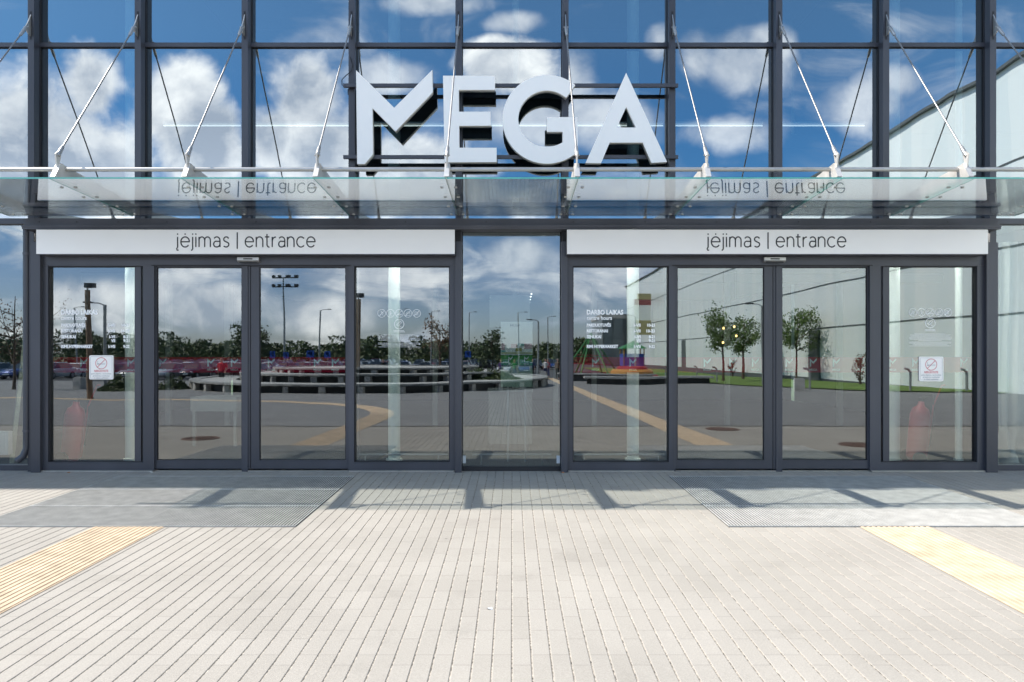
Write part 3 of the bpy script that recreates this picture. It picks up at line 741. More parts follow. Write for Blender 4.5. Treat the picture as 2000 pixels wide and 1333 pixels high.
def picto(px, py, s_, label):
    """row of five round prohibition symbols, a camera symbol and fine print"""
    mb = MB(); X = lambda p: wx(px+p, yV); Z = lambda p: wz(py+p, yV); r = 0.0028
    def ring(cx, cy, R, rr=r): mb.tube([(X(cx+R*math.cos(2*PI*i/24)), yV, Z(cy+R*math.sin(2*PI*i/24))) for i in range(25)], rr, 5, 0.3)
    def line(pts, rr=0.0022): mb.tube([(X(a), yV, Z(b)) for a, b in pts], rr, 5, 0.3)
    for k in range(5):
        cx = k*17.1; ring(cx, 0, 7.6)
        if k in (0, 2, 3, 4): line([(cx-5.2, 5.2), (cx+5.2, -5.2)], 0.003)
        if k == 0: line([(cx-1, -4), (cx, -1), (cx-2, 4.5)]); line([(cx, -1), (cx+3, 4.5)]); line([(cx+1, -2), (cx+4, 0)])
        if k == 1: line([(cx-1, -4.5), (cx+1, -2), (cx, 1), (cx+2, 4.8)]); line([(cx-2, -1), (cx+3, 0)]); line([(cx, 1), (cx-1.5, 4.8)])
        if k == 2: line([(cx-5, 1.5), (cx+5, 1.5)]); line([(cx-5, 3), (cx+5, 3)]); line([(cx-4, -4), (cx-5, -1)])
        if k == 3: line([(cx-4, 4), (cx-4, 0), (cx+4, 0), (cx+4, 4), (cx-4, 4)]); line([(cx-3, 0), (cx+1, -4), (cx+4, -1)])
        if k == 4: line([(cx-4.5, 3.5), (cx-4.5, -3), (cx+4.5, -3), (cx+4.5, 3.5), (cx-4.5, 3.5)]); ring(cx, 0.3, 2, 0.002)
    cx = 34.2; ring(cx, 21, 9.3, 0.0036)
    line([(cx-5, 22.5), (cx+2.5, 15.5), (cx+5, 18), (cx-2.5, 25), (cx-5, 22.5)], 0.003); line([(cx+1, 24), (cx+3, 27), (cx+6.5, 26.5)], 0.0026)
    rnd = random.Random(3)
    def printline(y_, w, hh=0.0036, cxx=34.2):
        a = cxx-w/2
        while a < cxx+w/2-1:
            l = rnd.uniform(1.2, 5.5); b = min(a+l, cxx+w/2)
            mb.box(X(a), X(b), yV-0.0004, yV, Z(y_)-hh/2, Z(y_)+hh/2); a = b+0.55
    printline(33.8, 22, 0.006); printline(36.2, 22, 0.006)
    for i, w in enumerate((62, 78, 76, 82, 83, 80, 46, 82, 82, 68, 80)):
        printline(42+i*2.15+(1 if i > 6 else 0)+(1 if i > 9 else 0), w)
    tag(mb.build('rules_sticker', VINYL, recalc=False), label, 'sticker', 'round rule symbols on the door glass')
picto(745.5, 612.5, 1, 'white row of rule symbols on the fixed glass left of the central window')
picto(1782.5, 610.5, 1, 'white row of rule symbols on the far right fixed door glass')

def no_smoking(px0, px1, py0, py1, label):
    y = yD-0.012
    X = lambda p: wx(p, y); Z = lambda p: wz(p, y)
    t = thing('no_smoking_sign', label, 'sign', (X((px0+px1)/2), yD-0.002, Z(py1)), 'no smoking signs')
    def rr(x0, x1, z0, z1, r):
        out = []
        for (cx, cz, a) in ((x1-r, z1-r, 0), (x0+r, z1-r, 90), (x0+r, z0+r, 180), (x1-r, z0+r, 270)):
            for i in range(5): th = math.radians(a+22.5*i); out.append((cx+r*math.cos(th), cz+r*math.sin(th)))
        return out
    m = MB(); m.prism_y(rr(X(px0), X(px1), Z(py1), Z(py0), 0.018), y, yD-0.003); m.build('plate', WHITE2, t)
    m = MB(); q = [(a, y-0.0012, b) for a, b in rr(X(px0)+0.016, X(px1)-0.016, Z(py1)+0.016, Z(py0)-0.016, 0.008)]; m.tube(q+[q[0]], 0.0016, 4, 0.5); m.build('border_line', GREYP, t)
    cx = X((px0+px1)/2); cz = Z(py0+15.5); R = 10.8/150
    m = MB(); m.tube([(cx+R*math.cos(2*PI*i/32), y-0.001, cz+R*math.sin(2*PI*i/32)) for i in range(33)], 0.0035, 6, 0.3)
    m.tube([(cx-R*0.71, y-0.002, cz-R*0.71), (cx+R*0.71, y-0.002, cz+R*0.71)], 0.0035, 6, 0.3)
    text_mesh(m, 'NERŪKYKITE', cx, Z(py0+32.5), 4.2/150, y-0.0008, 0.0006, 'CENTER', 27/150)
    m.build('red_symbol', REDP, t, recalc=False)
    m = MB(); zz = cz-0.008
    m.tube([(cx-0.048, y-0.001, zz-0.006), (cx+0.048, y-0.001, zz-0.006), (cx+0.048, y-0.001, zz+0.006), (cx-0.048, y-0.001, zz+0.006), (cx-0.048, y-0.001, zz-0.006)], 0.0022, 5, 0.3)
    m.box(cx-0.048, cx-0.035, y-0.0018, y-0.0002, zz-0.006, zz+0.006)
    m.tube([(cx-0.045, y-0.001, zz+0.014), (cx-0.050, y-0.001, zz+0.022), (cx-0.042, y-0.001, zz+0.032), (cx-0.047, y-0.001, zz+0.040)], 0.0022, 5, 0.3)
    for k, (s, w) in enumerate((('prie įėjimo, tai kenkia', 38), ('praeivių sveikatai', 32), ('ir jūsų aplinkai', 27))):
        text_mesh(m, s, cx, Z(py0+37.2+k*4.1), 3.0/150, y-0.0008, 0.0, 'CENTER', w/150)
    m.build('grey_print', GREYP, t, recalc=False)
no_smoking(174.5, 221.5, 694.5, 741.5, 'square white no smoking sign stuck on the far left door glass')
no_smoking(1794.5, 1842.5, 697, 745, 'square white no smoking sign stuck on the far right door glass')

# red warning film behind the glass, with cut-out logos
def film_mat():
    m = bpy.data.materials.new('translucent_red_film'); m.use_nodes = True; nt = m.node_tree; N = nt.nodes; L = nt.links; N.clear()
    o = N.new('ShaderNodeOutputMaterial'); mx = N.new('ShaderNodeMixShader'); t = N.new('ShaderNodeBsdfTransparent'); d = N.new('ShaderNodeBsdfDiffuse')
    n = N.new('ShaderNodeTexNoise'); n.inputs['Scale'].default_value = 1.5
    t.inputs[0].default_value = (0.75, 0.30, 0.34, 1); d.inputs[0].default_value = (0.42, 0.012, 0.045, 1); mx.inputs[0].default_value = 0.58; tl = N.new('ShaderNodeBsdfTranslucent'); tl.inputs[0].default_value = (0.16, 0.004, 0.015, 1); ad = N.new('ShaderNodeAddShader'); L.new(d.outputs[0], ad.inputs[0]); L.new(tl.outputs[0], ad.inputs[1])
    L.new(t.outputs[0], mx.inputs[1]); L.new(ad.outputs[0], mx.inputs[2]); L.new(mx.outputs[0], o.inputs[0]); return m
FILM = film_mat()
LOGO = mat('pale_logo_film', (0.62, 0.62, 0.58), 0.6)
def logo(mb, x, z, h, y):
    k = h/525.0
    poly = [((p[0]-343)*k*1.0, (917-p[1])*k) for p in Mo]
    b = len(mb.v)
    # triangulated by hand: left stem and tick
    for tri in ((0,1,4,5),(1,2,3,4),(0,5,6,7),(0,7,8)):
        n = len(mb.v)
        for i in tri: mb.v.append((x+poly[i][0], y, z+poly[i][1]))
        mb.face(range(n, n+len(tri)))
def film(pa, pb, logos, label, group='red film bands'):
    y = 0.03
    t = thing('red_film_band', label, 'window film', (wx((pa+pb)/2, y), y, wz(728, y)), group)
    m = MB(); m.quad((wx(pa, y), y, wz(728, y)), (wx(pb, y), y, wz(728, y)), (wx(pb, y), y, wz(698, y)), (wx(pa, y), y, wz(698, y))); m.build('film', FILM, t, recalc=False)
    m = MB()
    for p in logos:
        logo(m, wx(p, y), wz(717, y), 17/150, y-0.002)
        text_mesh(m, 'MEGA', wx(p, y), wz(724.5, y), 4/150, y-0.003, 0.0004, 'CENTER', 15/150)
    m.build('logos', LOGO, t, recalc=False)
film(88, 285, [164, 256], 'dark red translucent band with two logos across the far left glass')
film(298, 480, [318, 412, 458], 'dark red translucent band with three logos across the left sliding leaf')
film(498, 683, [530, 620, 655], 'dark red band across the sliding leaf left of the rules sticker')
film(1112, 1313, [1163, 1236], 'red translucent band across the glass right of the central window')
film(1315, 1500, [1381, 1431, 1475], 'red translucent band across the glass leaf with the two reflected trees')
film(1518, 1702, [1541, 1588, 1633], 'red translucent band across the right sliding leaf')
film(1712, 1915, [1743, 1788, 1882], 'red translucent band across the far right glass')

# ------------------------------------------------------------------ interior
COLM = mat('pale_column_paint', (0.78, 0.84, 0.78), 0.5, 0, 0.05)
def column(px, y, r, z1, label):
    m = MB(); x = wx(px, y)
    m.lathe((x, y, 0.005), [(r*1.35, 0), (r*1.35, 0.03), (r, 0.031), (r, z1)], 20)
    tag(m.build('column', COLM, smooth=True), label, 'column', 'pale columns inside')
column(254, 0.75, 0.062, 9.5, 'wide pale round column just behind the far left door glass')
column(274, 0.80, 0.030, 9.5, 'slim pale pipe column beside the wide one behind the far left door glass')
column(770, 0.75, 0.085, 9.5, 'pale round column behind the glass left of the central window')
column(1236, 0.75, 0.085, 9.5, 'pale round column behind the glass right of the central window')
column(1746, 0.75, 0.075, 9.5, 'pale round column behind the left edge of the far right door glass')
column(1872, 0.75, 0.045, 9.5, 'slim pale column behind the right edge of the far right door glass')
column(1007, 6.5, 0.08, 9.5, 'pale slender column deep inside behind the central window')
TUBE = mat('lit_tube_lamp', (1.0, 0.98, 0.92), 0.5, em=0.75)
LSTR = mat('white_lamp_housing', (0.7, 0.7, 0.7), 0.5)
yl_ = 2.0
for k, (a, b) in enumerate(((320, 470), (500, 690), (705, 890), (905, 1090), (1110, 1295), (1315, 1489), (1525, 1688))):
    t = thing('strip_light', 'lit strip lamp high behind the upper glass, number %d from the left' % (k+1) if False else ['lit strip lamp behind the second upper window from the left', 'lit strip lamp behind the upper window left of the letter M', 'lit strip lamp behind the letter M', 'lit strip lamp behind the letters E and G', 'lit strip lamp behind the letter A', 'lit strip lamp behind the upper window right of the letter A', 'lit strip lamp behind the upper window nearest the reflected roofline'][k], 'lamp', ((wx(a, yl_)+wx(b, yl_))/2, yl_, wz(243, yl_)), 'strip lamps behind the upper glass')
    m = MB(); m.tube([(wx(a, yl_), yl_, wz(246, yl_)), (wx(b, yl_), yl_, wz(246, yl_))], 0.011, 8); m.build('tube_lamp', TUBE, t)
    m = MB(); m.box(wx(a, yl_), wx(b, yl_), yl_-0.04, yl_+0.04, wz(243, yl_), wz(240, yl_)); m.build('housing', LSTR, t)
# walkway slab and beams high inside
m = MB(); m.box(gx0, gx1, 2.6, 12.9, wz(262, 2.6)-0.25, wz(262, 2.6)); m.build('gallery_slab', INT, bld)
# lobby ceiling; light panels added out of sight to brighten the interior
m = MB(); m.box(-6.9, 6.9, 0.16, 12.9, 3.20, 3.34); m.build('lobby_ceiling', mat('ceiling_board', (0.6, 0.6, 0.58), 0.9), bld)
ADDED_LIGHT = mat('added_light_panel', (1.0, 0.97, 0.92), 0.5, em=12.0)
words = ('far left', 'second', 'third', 'left of centre', 'centre', 'right of centre', 'seventh', 'eighth', 'far right')
for k in range(9):
    for j, y in enumerate((0.42, 4.2)):
        x = (k-4)*1.45
        if j == 1: continue
        hy = 0.07 if k == 4 else 0.25
        if k == 4: y = 0.25
        t = thing('added_ceiling_light', 'unseen light panel added in the lobby ceiling behind the doors, %s place from the left' % (('first', 'second', 'third', 'fourth', 'fifth', 'sixth', 'seventh', 'eighth', 'ninth')[k],), 'added light', (x, y, 3.20), 'added light panels in the lobby ceiling')
        MB().box(x-0.25, x+0.25, y-hy, y+hy, 3.186, 3.193).build('added_light_diffuser', ADDED_LIGHT, t)
        m = MB(); m.box(x-0.28, x+0.28, y-hy-0.02, y-hy-0.001, 3.180, 3.199); m.box(x-0.28, x+0.28, y+hy+0.001, y+hy+0.02, 3.180, 3.199); m.box(x-0.28, x-0.251, y-hy, y+hy, 3.180, 3.199); m.box(x+0.251, x+0.28, y-hy, y+hy, 3.180, 3.199); m.build('frame', WHITE, t)
WARM = mat('warm_lamp_glow', (1.0, 0.62, 0.22), 0.5, em=2.2)
for k, (px, py, y, lb) in enumerate(((1413, 640, 5.0, 'small warm pendant lamp, upper left of the four'), (1434, 637, 5.2, 'small warm pendant lamp, upper right of the four'), (1438, 655, 5.0, 'small warm pendant lamp, lower right of the four'), (1412, 668, 5.1, 'small warm pendant lamp, lowest of the four'))):
    x, z = wx(px, y), wz(py, y); t = thing('pendant_lamp', lb, 'lamp', (x, y, z), 'small warm pendant lamps')
    MB().lathe((x, y, z-0.04), [(0.010, 0), (0.022, 0.012), (0.024, 0.03), (0.010, 0.05)], 12).build('globe', WARM, t, smooth=True)
    MB().tube([(x, y, z+0.03), (x, y, 3.19)], 0.003, 5).build('cord', RUBBER, t)
for k in range(7):
    px = 1038-k*1.4+(0 if k < 5 else 1.5*(k-4)); py = 574+k*5.6; y = 4+k*0.8; x, z = wx(px, y), wz(py, y)
    tag(MB().lathe((x, y, z-0.02), [(0.006, 0), (0.018, 0.012), (0.018, 0.02), (0.006, 0.03)], 10).build('spot_lamp', mat('white_spot_glow', (1, 0.97, 0.9), 0.5, em=1.6), smooth=True), 'tiny bright spot, %s in the row of lamps above the floor plan board' % ('topmost', 'second', 'third', 'fourth', 'fifth', 'sixth', 'lowest')[k], 'lamp', 'row of tiny spot lamps')
# vestibule inner wall line: pale door frames and panels seen dimly
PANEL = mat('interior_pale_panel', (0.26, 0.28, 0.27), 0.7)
inner = thing('inner_screen', 'pale framed inner glass screen deep inside the lobby', 'screen', (0, 5.5, 0))
m = MB()
for px in (130, 330, 445, 850, 1085, 1160, 1420, 1640):
    x = wx(px, 5.5); m.box(x-0.05, x+0.05, 5.45, 5.55, 0.006, 3.0)
m.box(wx(60, 5.5), wx(1960, 5.5), 5.44, 5.56, 3.001, 3.19)
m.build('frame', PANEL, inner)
# directory board in the middle
BOARD = mat('board_white', (0.88, 0.90, 0.87), 0.6); GREEN = mat('green_print', (0.02, 0.30, 0.06), 0.5); PGREEN = mat('pale_green_panel', (0.40, 0.52, 0.38), 0.6)
PINK = mat('map_pink', (0.62, 0.36, 0.42), 0.6); TEAL = mat('map_teal', (0.20, 0.50, 0.48), 0.6); OLIVE = mat('map_olive', (0.45, 0.42, 0.12), 0.6)
yB = 0.55
t = thing('directory_board', 'white floor plan board reading MEGA standing behind the central window', 'board', (wx(1009, yB), yB, 0))
B = lambda a, b, c, d, y0, y1: MB().box(wx(a, yB), wx(b, yB), y0, y1, wz(d, yB), wz(c, yB))
B(978, 1040, 629, 693.5, yB, yB+0.03).build('plan_panel', BOARD, t)
B(978, 1040, 694.5, 714, yB, yB+0.03).build('logo_strip', GREEN, t)
B(978, 1040, 715, 756, yB, yB+0.03).build('lower_panel', PGREEN, t)
m = MB(); m.box(wx(990, yB), wx(994, yB), yB+0.031, yB+0.05, 0.006, wz(640, yB)); m.box(wx(1024, yB), wx(1028, yB), yB+0.031, yB+0.05, 0.006, wz(640, yB)); m.build('leg', STEEL, t)
m = MB(); text_mesh(m, 'MEGA', wx(1006, yB), wz(638, yB), 0.035, yB-0.002, 0.0006, 'CENTER', 20/150*1.06); m.build('board_lettering', GREYP, t, recalc=False)
m = MB()
for p in (997, 1028): logo(m, wx(p, yB), wz(707, yB), 0.075, yB-0.002); text_mesh(m, 'MEGA', wx(p, yB), wz(712.5, yB), 0.02, yB-0.003, 0.0004, 'CENTER', 0.07)
m.build('strip_logos', VINYL, t, recalc=False)
B(979, 986, 671, 684, yB-0.004, yB-0.001).build('map_block', PINK, t); B(1024, 1039, 671, 682, yB-0.004, yB-0.001).build('map_block', PINK, t)
B(998, 1010, 672, 680, yB-0.004, yB-0.001).build('map_block', PINK, t); B(1011, 1023, 671, 676, yB-0.004, yB-0.001).build('map_block', TEAL, t); B(979, 987, 685, 688, yB-0.004, yB-0.001).build('map_block', TEAL, t)
B(1007, 1019, 680, 687, yB-0.004, yB-0.001).build('map_block', OLIVE, t)
B(979, 1039, 689, 691, yB-0.004, yB-0.001).build('map_block', OLIVE, t)
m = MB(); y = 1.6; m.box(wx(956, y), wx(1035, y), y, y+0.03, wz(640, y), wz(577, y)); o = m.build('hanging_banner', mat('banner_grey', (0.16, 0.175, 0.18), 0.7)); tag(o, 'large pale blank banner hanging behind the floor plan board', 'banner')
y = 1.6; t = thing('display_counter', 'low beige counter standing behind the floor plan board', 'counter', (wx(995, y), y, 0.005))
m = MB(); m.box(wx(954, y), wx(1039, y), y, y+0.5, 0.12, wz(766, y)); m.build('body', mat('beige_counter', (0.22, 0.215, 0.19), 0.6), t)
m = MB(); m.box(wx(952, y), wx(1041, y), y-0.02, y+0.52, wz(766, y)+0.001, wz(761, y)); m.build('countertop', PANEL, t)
m = MB(); m.box(wx(960, y), wx(1033, y), y+0.04, y+0.46, 0.005, 0.119); m.build('plinth', RUBBER, t)
# table behind the left leaf
y = 2.2; t = thing('side_table', 'pale table standing inside behind the left sliding leaf', 'table', (wx(420, y), y, 0.005))
m = MB(); m.box(wx(372, y), wx(462, y), y, y+0.6, wz(804, y), wz(776, y)); m.build('table_apron', PANEL, t)
for px in (376, 456): m = MB(); m.box(wx(px, y), wx(px+5, y), y, y+0.05, 0.005, wz(804, y)-0.001); m.build('leg', PANEL, t)
# low guard rails
for a, b, lb in ((696, 874, 'low steel guard rail behind the fixed glass left of the central window'), (922, 1077, 'low steel guard rail behind the foot of the central window'), (1122, 1304, 'low steel guard rail behind the fixed glass right of the central window')):
    y = 0.35; t = thing('guard_rail', lb, 'rail', (wx((a+b)/2, y), y, 0.005), 'low guard rails')
    m = MB(); m.tube([(wx(a, y), y, wz(888, y)), (wx(b, y), y, wz(888, y))], 0.013, 8); m.build('rail', STEEL, t, smooth=True)
    for p in (a+18, b-18):
        m = MB(); m.tube([(wx(p, y), y, 0.005), (wx(p, y), y, wz(888, y)-0.012)], 0.010, 8); m.build('leg', STEEL, t)
# wheeled fire extinguishers
REDE = mat('extinguisher_red', (0.36, 0.02, 0.03), 0.35, 0, 0.05)
def extinguisher(px, s, label):
    y = 0.42; x = wx(px, y)
    t = thing('fire_extinguisher', label, 'fire extinguisher', (x, y, 0.005), 'wheeled fire extinguishers')
    lean = 0.10*s
    def P_(h, dx=0): return (x+dx+lean*h, y, 0.06+h)
    m = MB(); m.tube([P_(0.0), P_(0.04), P_(0.62), P_(0.70), P_(0.74), P_(0.80)], [0.09, 0.125, 0.125, 0.10, 0.05, 0.035], 18); m.build('cylinder', REDE, t, smooth=True)
    m = MB(); m.tube([P_(0.80), P_(0.85)], 0.03, 10); m.tube([P_(0.84, -0.04), P_(0.86, 0.05)], 0.012, 8); m.build('valve', RUBBER, t)
    m = MB(); m.tube([P_(0.05, 0.14*s), P_(0.75, 0.17*s), P_(1.02, 0.26*s), P_(1.02, 0.30*s)], 0.012, 8); m.build('handle', REDE, t)
    m = MB(); m.tube([P_(0.84, 0.03*s), P_(0.90, 0.14*s), P_(0.6, 0.20*s), P_(0.2, 0.17*s)], 0.011, 8); m.build('hose', RUBBER, t)
    m = MB(); m.tube([(x-0.03, y-0.13, 0.10), (x-0.03, y-0.16, 0.10)], 0.09, 16); m.build('wheel', RUBBER, t); m = MB(); m.tube([(x-0.03, y+0.13, 0.10), (x-0.03, y+0.16, 0.10)], 0.09, 16); m.build('wheel', RUBBER, t)
extinguisher(138, 1, 'large red wheeled fire extinguisher behind the far left door glass')
extinguisher(1788, 1, 'large red wheeled fire extinguisher behind the far right door glass')
# radiator and leaning slat on the left
y = 0.3; t = thing('radiator', 'white panel radiator inside at the far left edge of the front', 'radiator', (wx(0, y), y, 0.14))
m = MB(); m.box(wx(-60, y), wx(16, y), y, y+0.08, wz(889, y), wz(843, y)); m.build('panel', WHITE, t)
m = MB()
for i in range(14): xx = wx(-56+i*5, y); m.box(xx, xx+0.018, y-0.008, y-0.001, wz(885, y), wz(847, y))
m.build('fins', WHITE, t)
m = MB(); y = 0.5
m.tube([(wx(23, y), y, 0.01), (wx(46, y), y+0.05, wz(640, y))], [0.035, 0.03], 4); tag(m.build('leaning_slat', mat('pale_wood', (0.62, 0.62, 0.45), 0.7, 0, 0.2, 3)), 'pale yellowish slat leaning behind the left side window', 'slat')
# white curtain behind the right side window
CURT = mat('white_curtain', (0.66, 0.68, 0.62), 0.9, 0, 0.06)
m = MB(); nx = 70; nz = 14; x0, x1 = wx(1953, 0.35), wx(2120, 0.35)
for j in range(nz+1):
    tz = j/nz; z = 0.02 + tz*(3.0)
    for i in range(nx+1):
        x = x0+(x1-x0)*i/nx; f = math.sin(i*0.9+0.6*math.sin(j*0.4))*0.03+math.sin(i*0.31+j*0.15)*0.03
        if tz < 0.12: f += (0.12-tz)*1.2*math.sin(i*0.5+j*1.3)
        m.v.append((x, 0.35+f, z))
for j in range(nz):
    for i in range(nx):
        a = j*(nx+1)+i; m.face((a, a+1, a+nx+2, a+nx+1))
tag(m.build('curtain', CURT, smooth=True), 'white gathered curtain hanging behind the right side window', 'curtain')
# downpipe left
m_ = MB(); y = -0.12; xx = wx(52.5, y)
m_.tube([(xx, y, wz(448, y)), (xx, y, 0.42), (xx, y, 0.30), (xx-0.03, y-0.02, 0.20), (xx-0.09, y-0.05, 0.14)], 0.042, 14)
t = thing('downpipe', 'dark grey rainwater downpipe beside the left post', 'pipe', (xx, y, 0.1))
m_.build('pipe', FRAME, t, smooth=True)
m_ = MB()
for pz in (496, 842): m_.lathe((xx, y, wz(pz, y)), [(0.047, -0.015), (0.047, 0.015)], 14)
m_.build('collar', FRAME2, t)

# small litter and leaves on the paving
rnd = random.Random(11)
LEAF = mat('dry_leaf', (0.35, 0.16, 0.07), 0.8); PAPER = mat('paper_scrap', (0.7, 0.7, 0.68), 0.8)
for (px, py, mt, lb) in ((134, 924, LEAF, 'brown dry leaf on the shaded paving before the far left door'), (295, 923, PAPER, 'white paper scrap on the shaded paving before the left mat'), (1098, 924, LEAF, 'brown dry leaf on the paving at the foot of the post right of the centre'), (957, 1190, PAPER, 'pale fleck of paper on the sunny paving')):
    d = (F*(EYE+0.015*D))/(py-HZ+20); o = D-d; x = (px-1000)*d/F; m = MB(); z = ground(o)+0.004
    n = 0; pts = [(x+0.022*math.cos(a)*rnd.uniform(0.7, 1.2), -o+0.014*math.sin(a), z+0.006*math.sin(2*a)) for a in [k*PI/4 for k in range(8)]]
    m.v = [(x, -o, z+0.008)]+pts
    for k in range(8): m.face((0, 1+k, 1+(k+1) % 8))
    tag(m.build('dry_leaf' if mt is LEAF else 'paper_scrap', mt, recalc=False), lb, 'leaf' if mt is LEAF else 'litter')

# ------------------------------------------------------------------ what stands behind the camera and shows in the glass
# the long pale wing on the right
def wing():
    X = 23.5; H = 15.1
    CH = bpy.data.materials.new('pale_channel_glass'); CH.use_nodes = True; nt = CH.node_tree; N = nt.nodes; L = nt.links; b = N['Principled BSDF']
    g = N.new('ShaderNodeNewGeometry'); s = N.new('ShaderNodeSeparateXYZ'); L.new(g.outputs['Position'], s.inputs[0])
    q = N.new('ShaderNodeMath'); q.operation = 'MULTIPLY'; L.new(s.outputs[1], q.inputs[0]); q.inputs[1].default_value = 0.9
    fl = N.new('ShaderNodeMath'); fl.operation = 'FLOOR'; L.new(q.outputs[0], fl.inputs[0])
    wn = N.new('ShaderNodeTexWhiteNoise'); wn.noise_dimensions = '1D'; L.new(fl.outputs[0], wn.inputs['W'])
    mx = N.new('ShaderNodeMix'); mx.data_type = 'RGBA'; mx.inputs[6].default_value = (0.72, 0.78, 0.77, 1); mx.inputs[7].default_value = (0.84, 0.86, 0.83, 1); L.new(wn.outputs[0], mx.inputs[0])
    L.new(mx.outputs[2], b.inputs['Base Color']); b.inputs['Roughness'].default_value = 0.3
    t = thing('side_wing', 'long tall pale channel glass wing standing to the right of the plaza', 'building', (X+5, -66, -0.9))
    m = MB(); m.box(X, X+30, -132, -1.0, -2.0, H); m.build('wall', CH, t)
    dk = mat('dark_joint', (0.10, 0.11, 0.11), 0.6)
    for z in (3.4, 6.6, 10.5):
        m = MB(); m.box(X-0.03, X-0.001, -132, -1.0, z-0.045, z+0.045); m.build('joint_band', dk, t)
    m = MB(); m.box(X-0.25, X+30.2, -132.2, -1.0, H+0.001, H+0.16); m.build('roof_edge', dk, t)
    m = MB(); m.box(X-0.05, X-0.001, -132, -1.0, -1.2, -0.42); m.build('plinth', dk, t)
    for o in (43, 84): m = MB(); m.box(X-0.06, X-0.0015, -o-2.0, -o, -0.9, 3.3); m.build('door', dk, t)
    gb = thing('glass_block', 'dark grey glazed block beyond the far end of the pale wing', 'building', (20, -140, -1.05))
    m = MB(); m.box(19, 32, -152, -133, -1.05, 8.6); m.build('wall', mat('dark_block_glass', (0.16, 0.19, 0.20), 0.25), gb)
    m = MB()
    for k in range(7): m.box(19.0+k*2, 19.1+k*2, -132.98, -132.8, -1.05, 8.5)
    m.build('mullions', dk, gb)
    m = MB(); m.box(18.8, 32.2, -152.2, -132.7, 8.601, 9.4); m.build('roof', CONC, gb)
    sg = thing('projecting_sign', 'tall rounded yellow and red sign fixed to the pale wing', 'sign', (22.6, -106, 4.5))
    YEL = mat('sign_yellow', (0.48, 0.40, 0.20), 0.5); RED2 = mat('sign_red', (0.36, 0.10, 0.10), 0.5)
    def slab(z0, z1, mt, nm, dx=0): m = MB(); m.box(20.0+dx, 23.2, -106.4, -106.0, z0, z1); m.build(nm, mt, sg)
    slab(4.6, 7.0, YEL, 'yellow_panel', 0.4); slab(7.0, 9.6, WHITE, 'white_panel', 0.2); slab(9.6, 10.6, RED2, 'red_panel', 0.4); slab(10.6, 11.6, YEL, 'top_panel', 0.9)
wing()

# gravel terraces with slab benches
GRAV = mat('white_gravel', (0.50, 0.49, 0.46), 0.95, 0, 0.45, 25, 1.0, 60)
GAB = mat('pale_stone_block', (0.48, 0.46, 0.42), 0.9, 0, 0.4, 12, 0.6, 40)
def terrace():
    cx, co = -8.2, 33.0
    t = thing('terraced_seating', 'curved terraces of pale slab benches filled with gravel on the plaza', 'terrace', (cx, -co, ground(co)))
    zb = ground(24)
    for k, (a, b, h) in enumerate(((10.4, 10.6, 0.44), (8.0, 7.6, 0.80), (6.2, 5.0, 1.06))):
        n = 72
        def pt(i, da, z): th = 2*PI*i/n; return (cx+(a+da)*math.cos(th), -(co+(b+da)*math.sin(th)*-1.0), z)
        m = MB()
        for i in range(n):
            for (d0, d1, z0, z1) in ((0.0, -0.62, zb+h, zb+h), (0.0, 0.0, zb+h-0.085, zb+h), (0.0, -0.62, zb+h-0.085, zb+h-0.085)):
                m.quad(pt(i, d0, z0), pt(i+1, d0, z0), pt(i+1, d1, z1), pt(i, d1, z1))
        m.build('bench_slab', mat('weathered_bench_slab', (0.33, 0.325, 0.31), 0.9, 0, 0.3, 2.5, 0.4, 30), t, recalc=False)
        m = MB()
        for i in range(n): m.quad(pt(i, -0.40, -0.8), pt(i+1, -0.40, -0.8), pt(i+1, -0.40, zb+h-0.12), pt(i, -0.40, zb+h-0.12))
        m.build('riser', DARKC, t, recalc=False)
        m = MB()
        for i in range(0, n, 2):
            th = 2*PI*(i+0.5)/n; c = pt(i+0.5, -0.18, -0.7); m.rbox(c, (0.30, 0.26, zb+h-0.125+0.7), -th, 0)
        m.build('stone_blocks', GAB, t)
        m = MB(); inner_a = 2.3 if k < 2 else 6.0
        for i in range(n):
            m.quad(pt(i, -0.62, zb+h-0.04), pt(i+1, -0.62, zb+h-0.04), pt(i+1, -inner_a, zb+h-0.03), pt(i, -inner_a, zb+h-0.03))
        m.build('gravel_bed', GRAV, t, recalc=False)
terrace()

# foliage
def leafmat(name, c):
    m = bpy.data.materials.new(name); m.use_nodes = True; nt = m.node_tree; N = nt.nodes; L = nt.links; b = N['Principled BSDF']
    g = N.new('ShaderNodeNewGeometry'); mx = N.new('ShaderNodeMix'); mx.data_type = 'RGBA'
    mx.inputs[6].default_value = (*[q*0.55 for q in c], 1); mx.inputs[7].default_value = (*[q*1.5 for q in c], 1)
    L.new(g.outputs['Random Per Island'], mx.inputs[0]); L.new(mx.outputs[2], b.inputs['Base Color']); b.inputs['Roughness'].default_value = 0.6
    return m
LG = leafmat('green_leaves', (0.12, 0.18, 0.045)); LD = leafmat('dark_green_leaves', (0.075, 0.10, 0.035)); LA = leafmat('autumn_leaves', (0.15, 0.075, 0.03)); LS = leafmat('olive_shrub_leaves', (0.06, 0.085, 0.018))
BARK = mat('bark', (0.10, 0.065, 0.045), 0.9, 0, 0.3, 10)
def leafquad(mb, c, s, rn):
    a = Vector((rn.gauss(0,1), rn.gauss(0,1), rn.gauss(0,1))).normalized(); b = a.cross(Vector((rn.gauss(0,1), rn.gauss(0,1), rn.gauss(0,1)))).normalized()
    c = Vector(c); mb.quad(tuple(c-a*s), tuple(c-b*s*0.5), tuple(c+a*s), tuple(c+b*s*0.5))
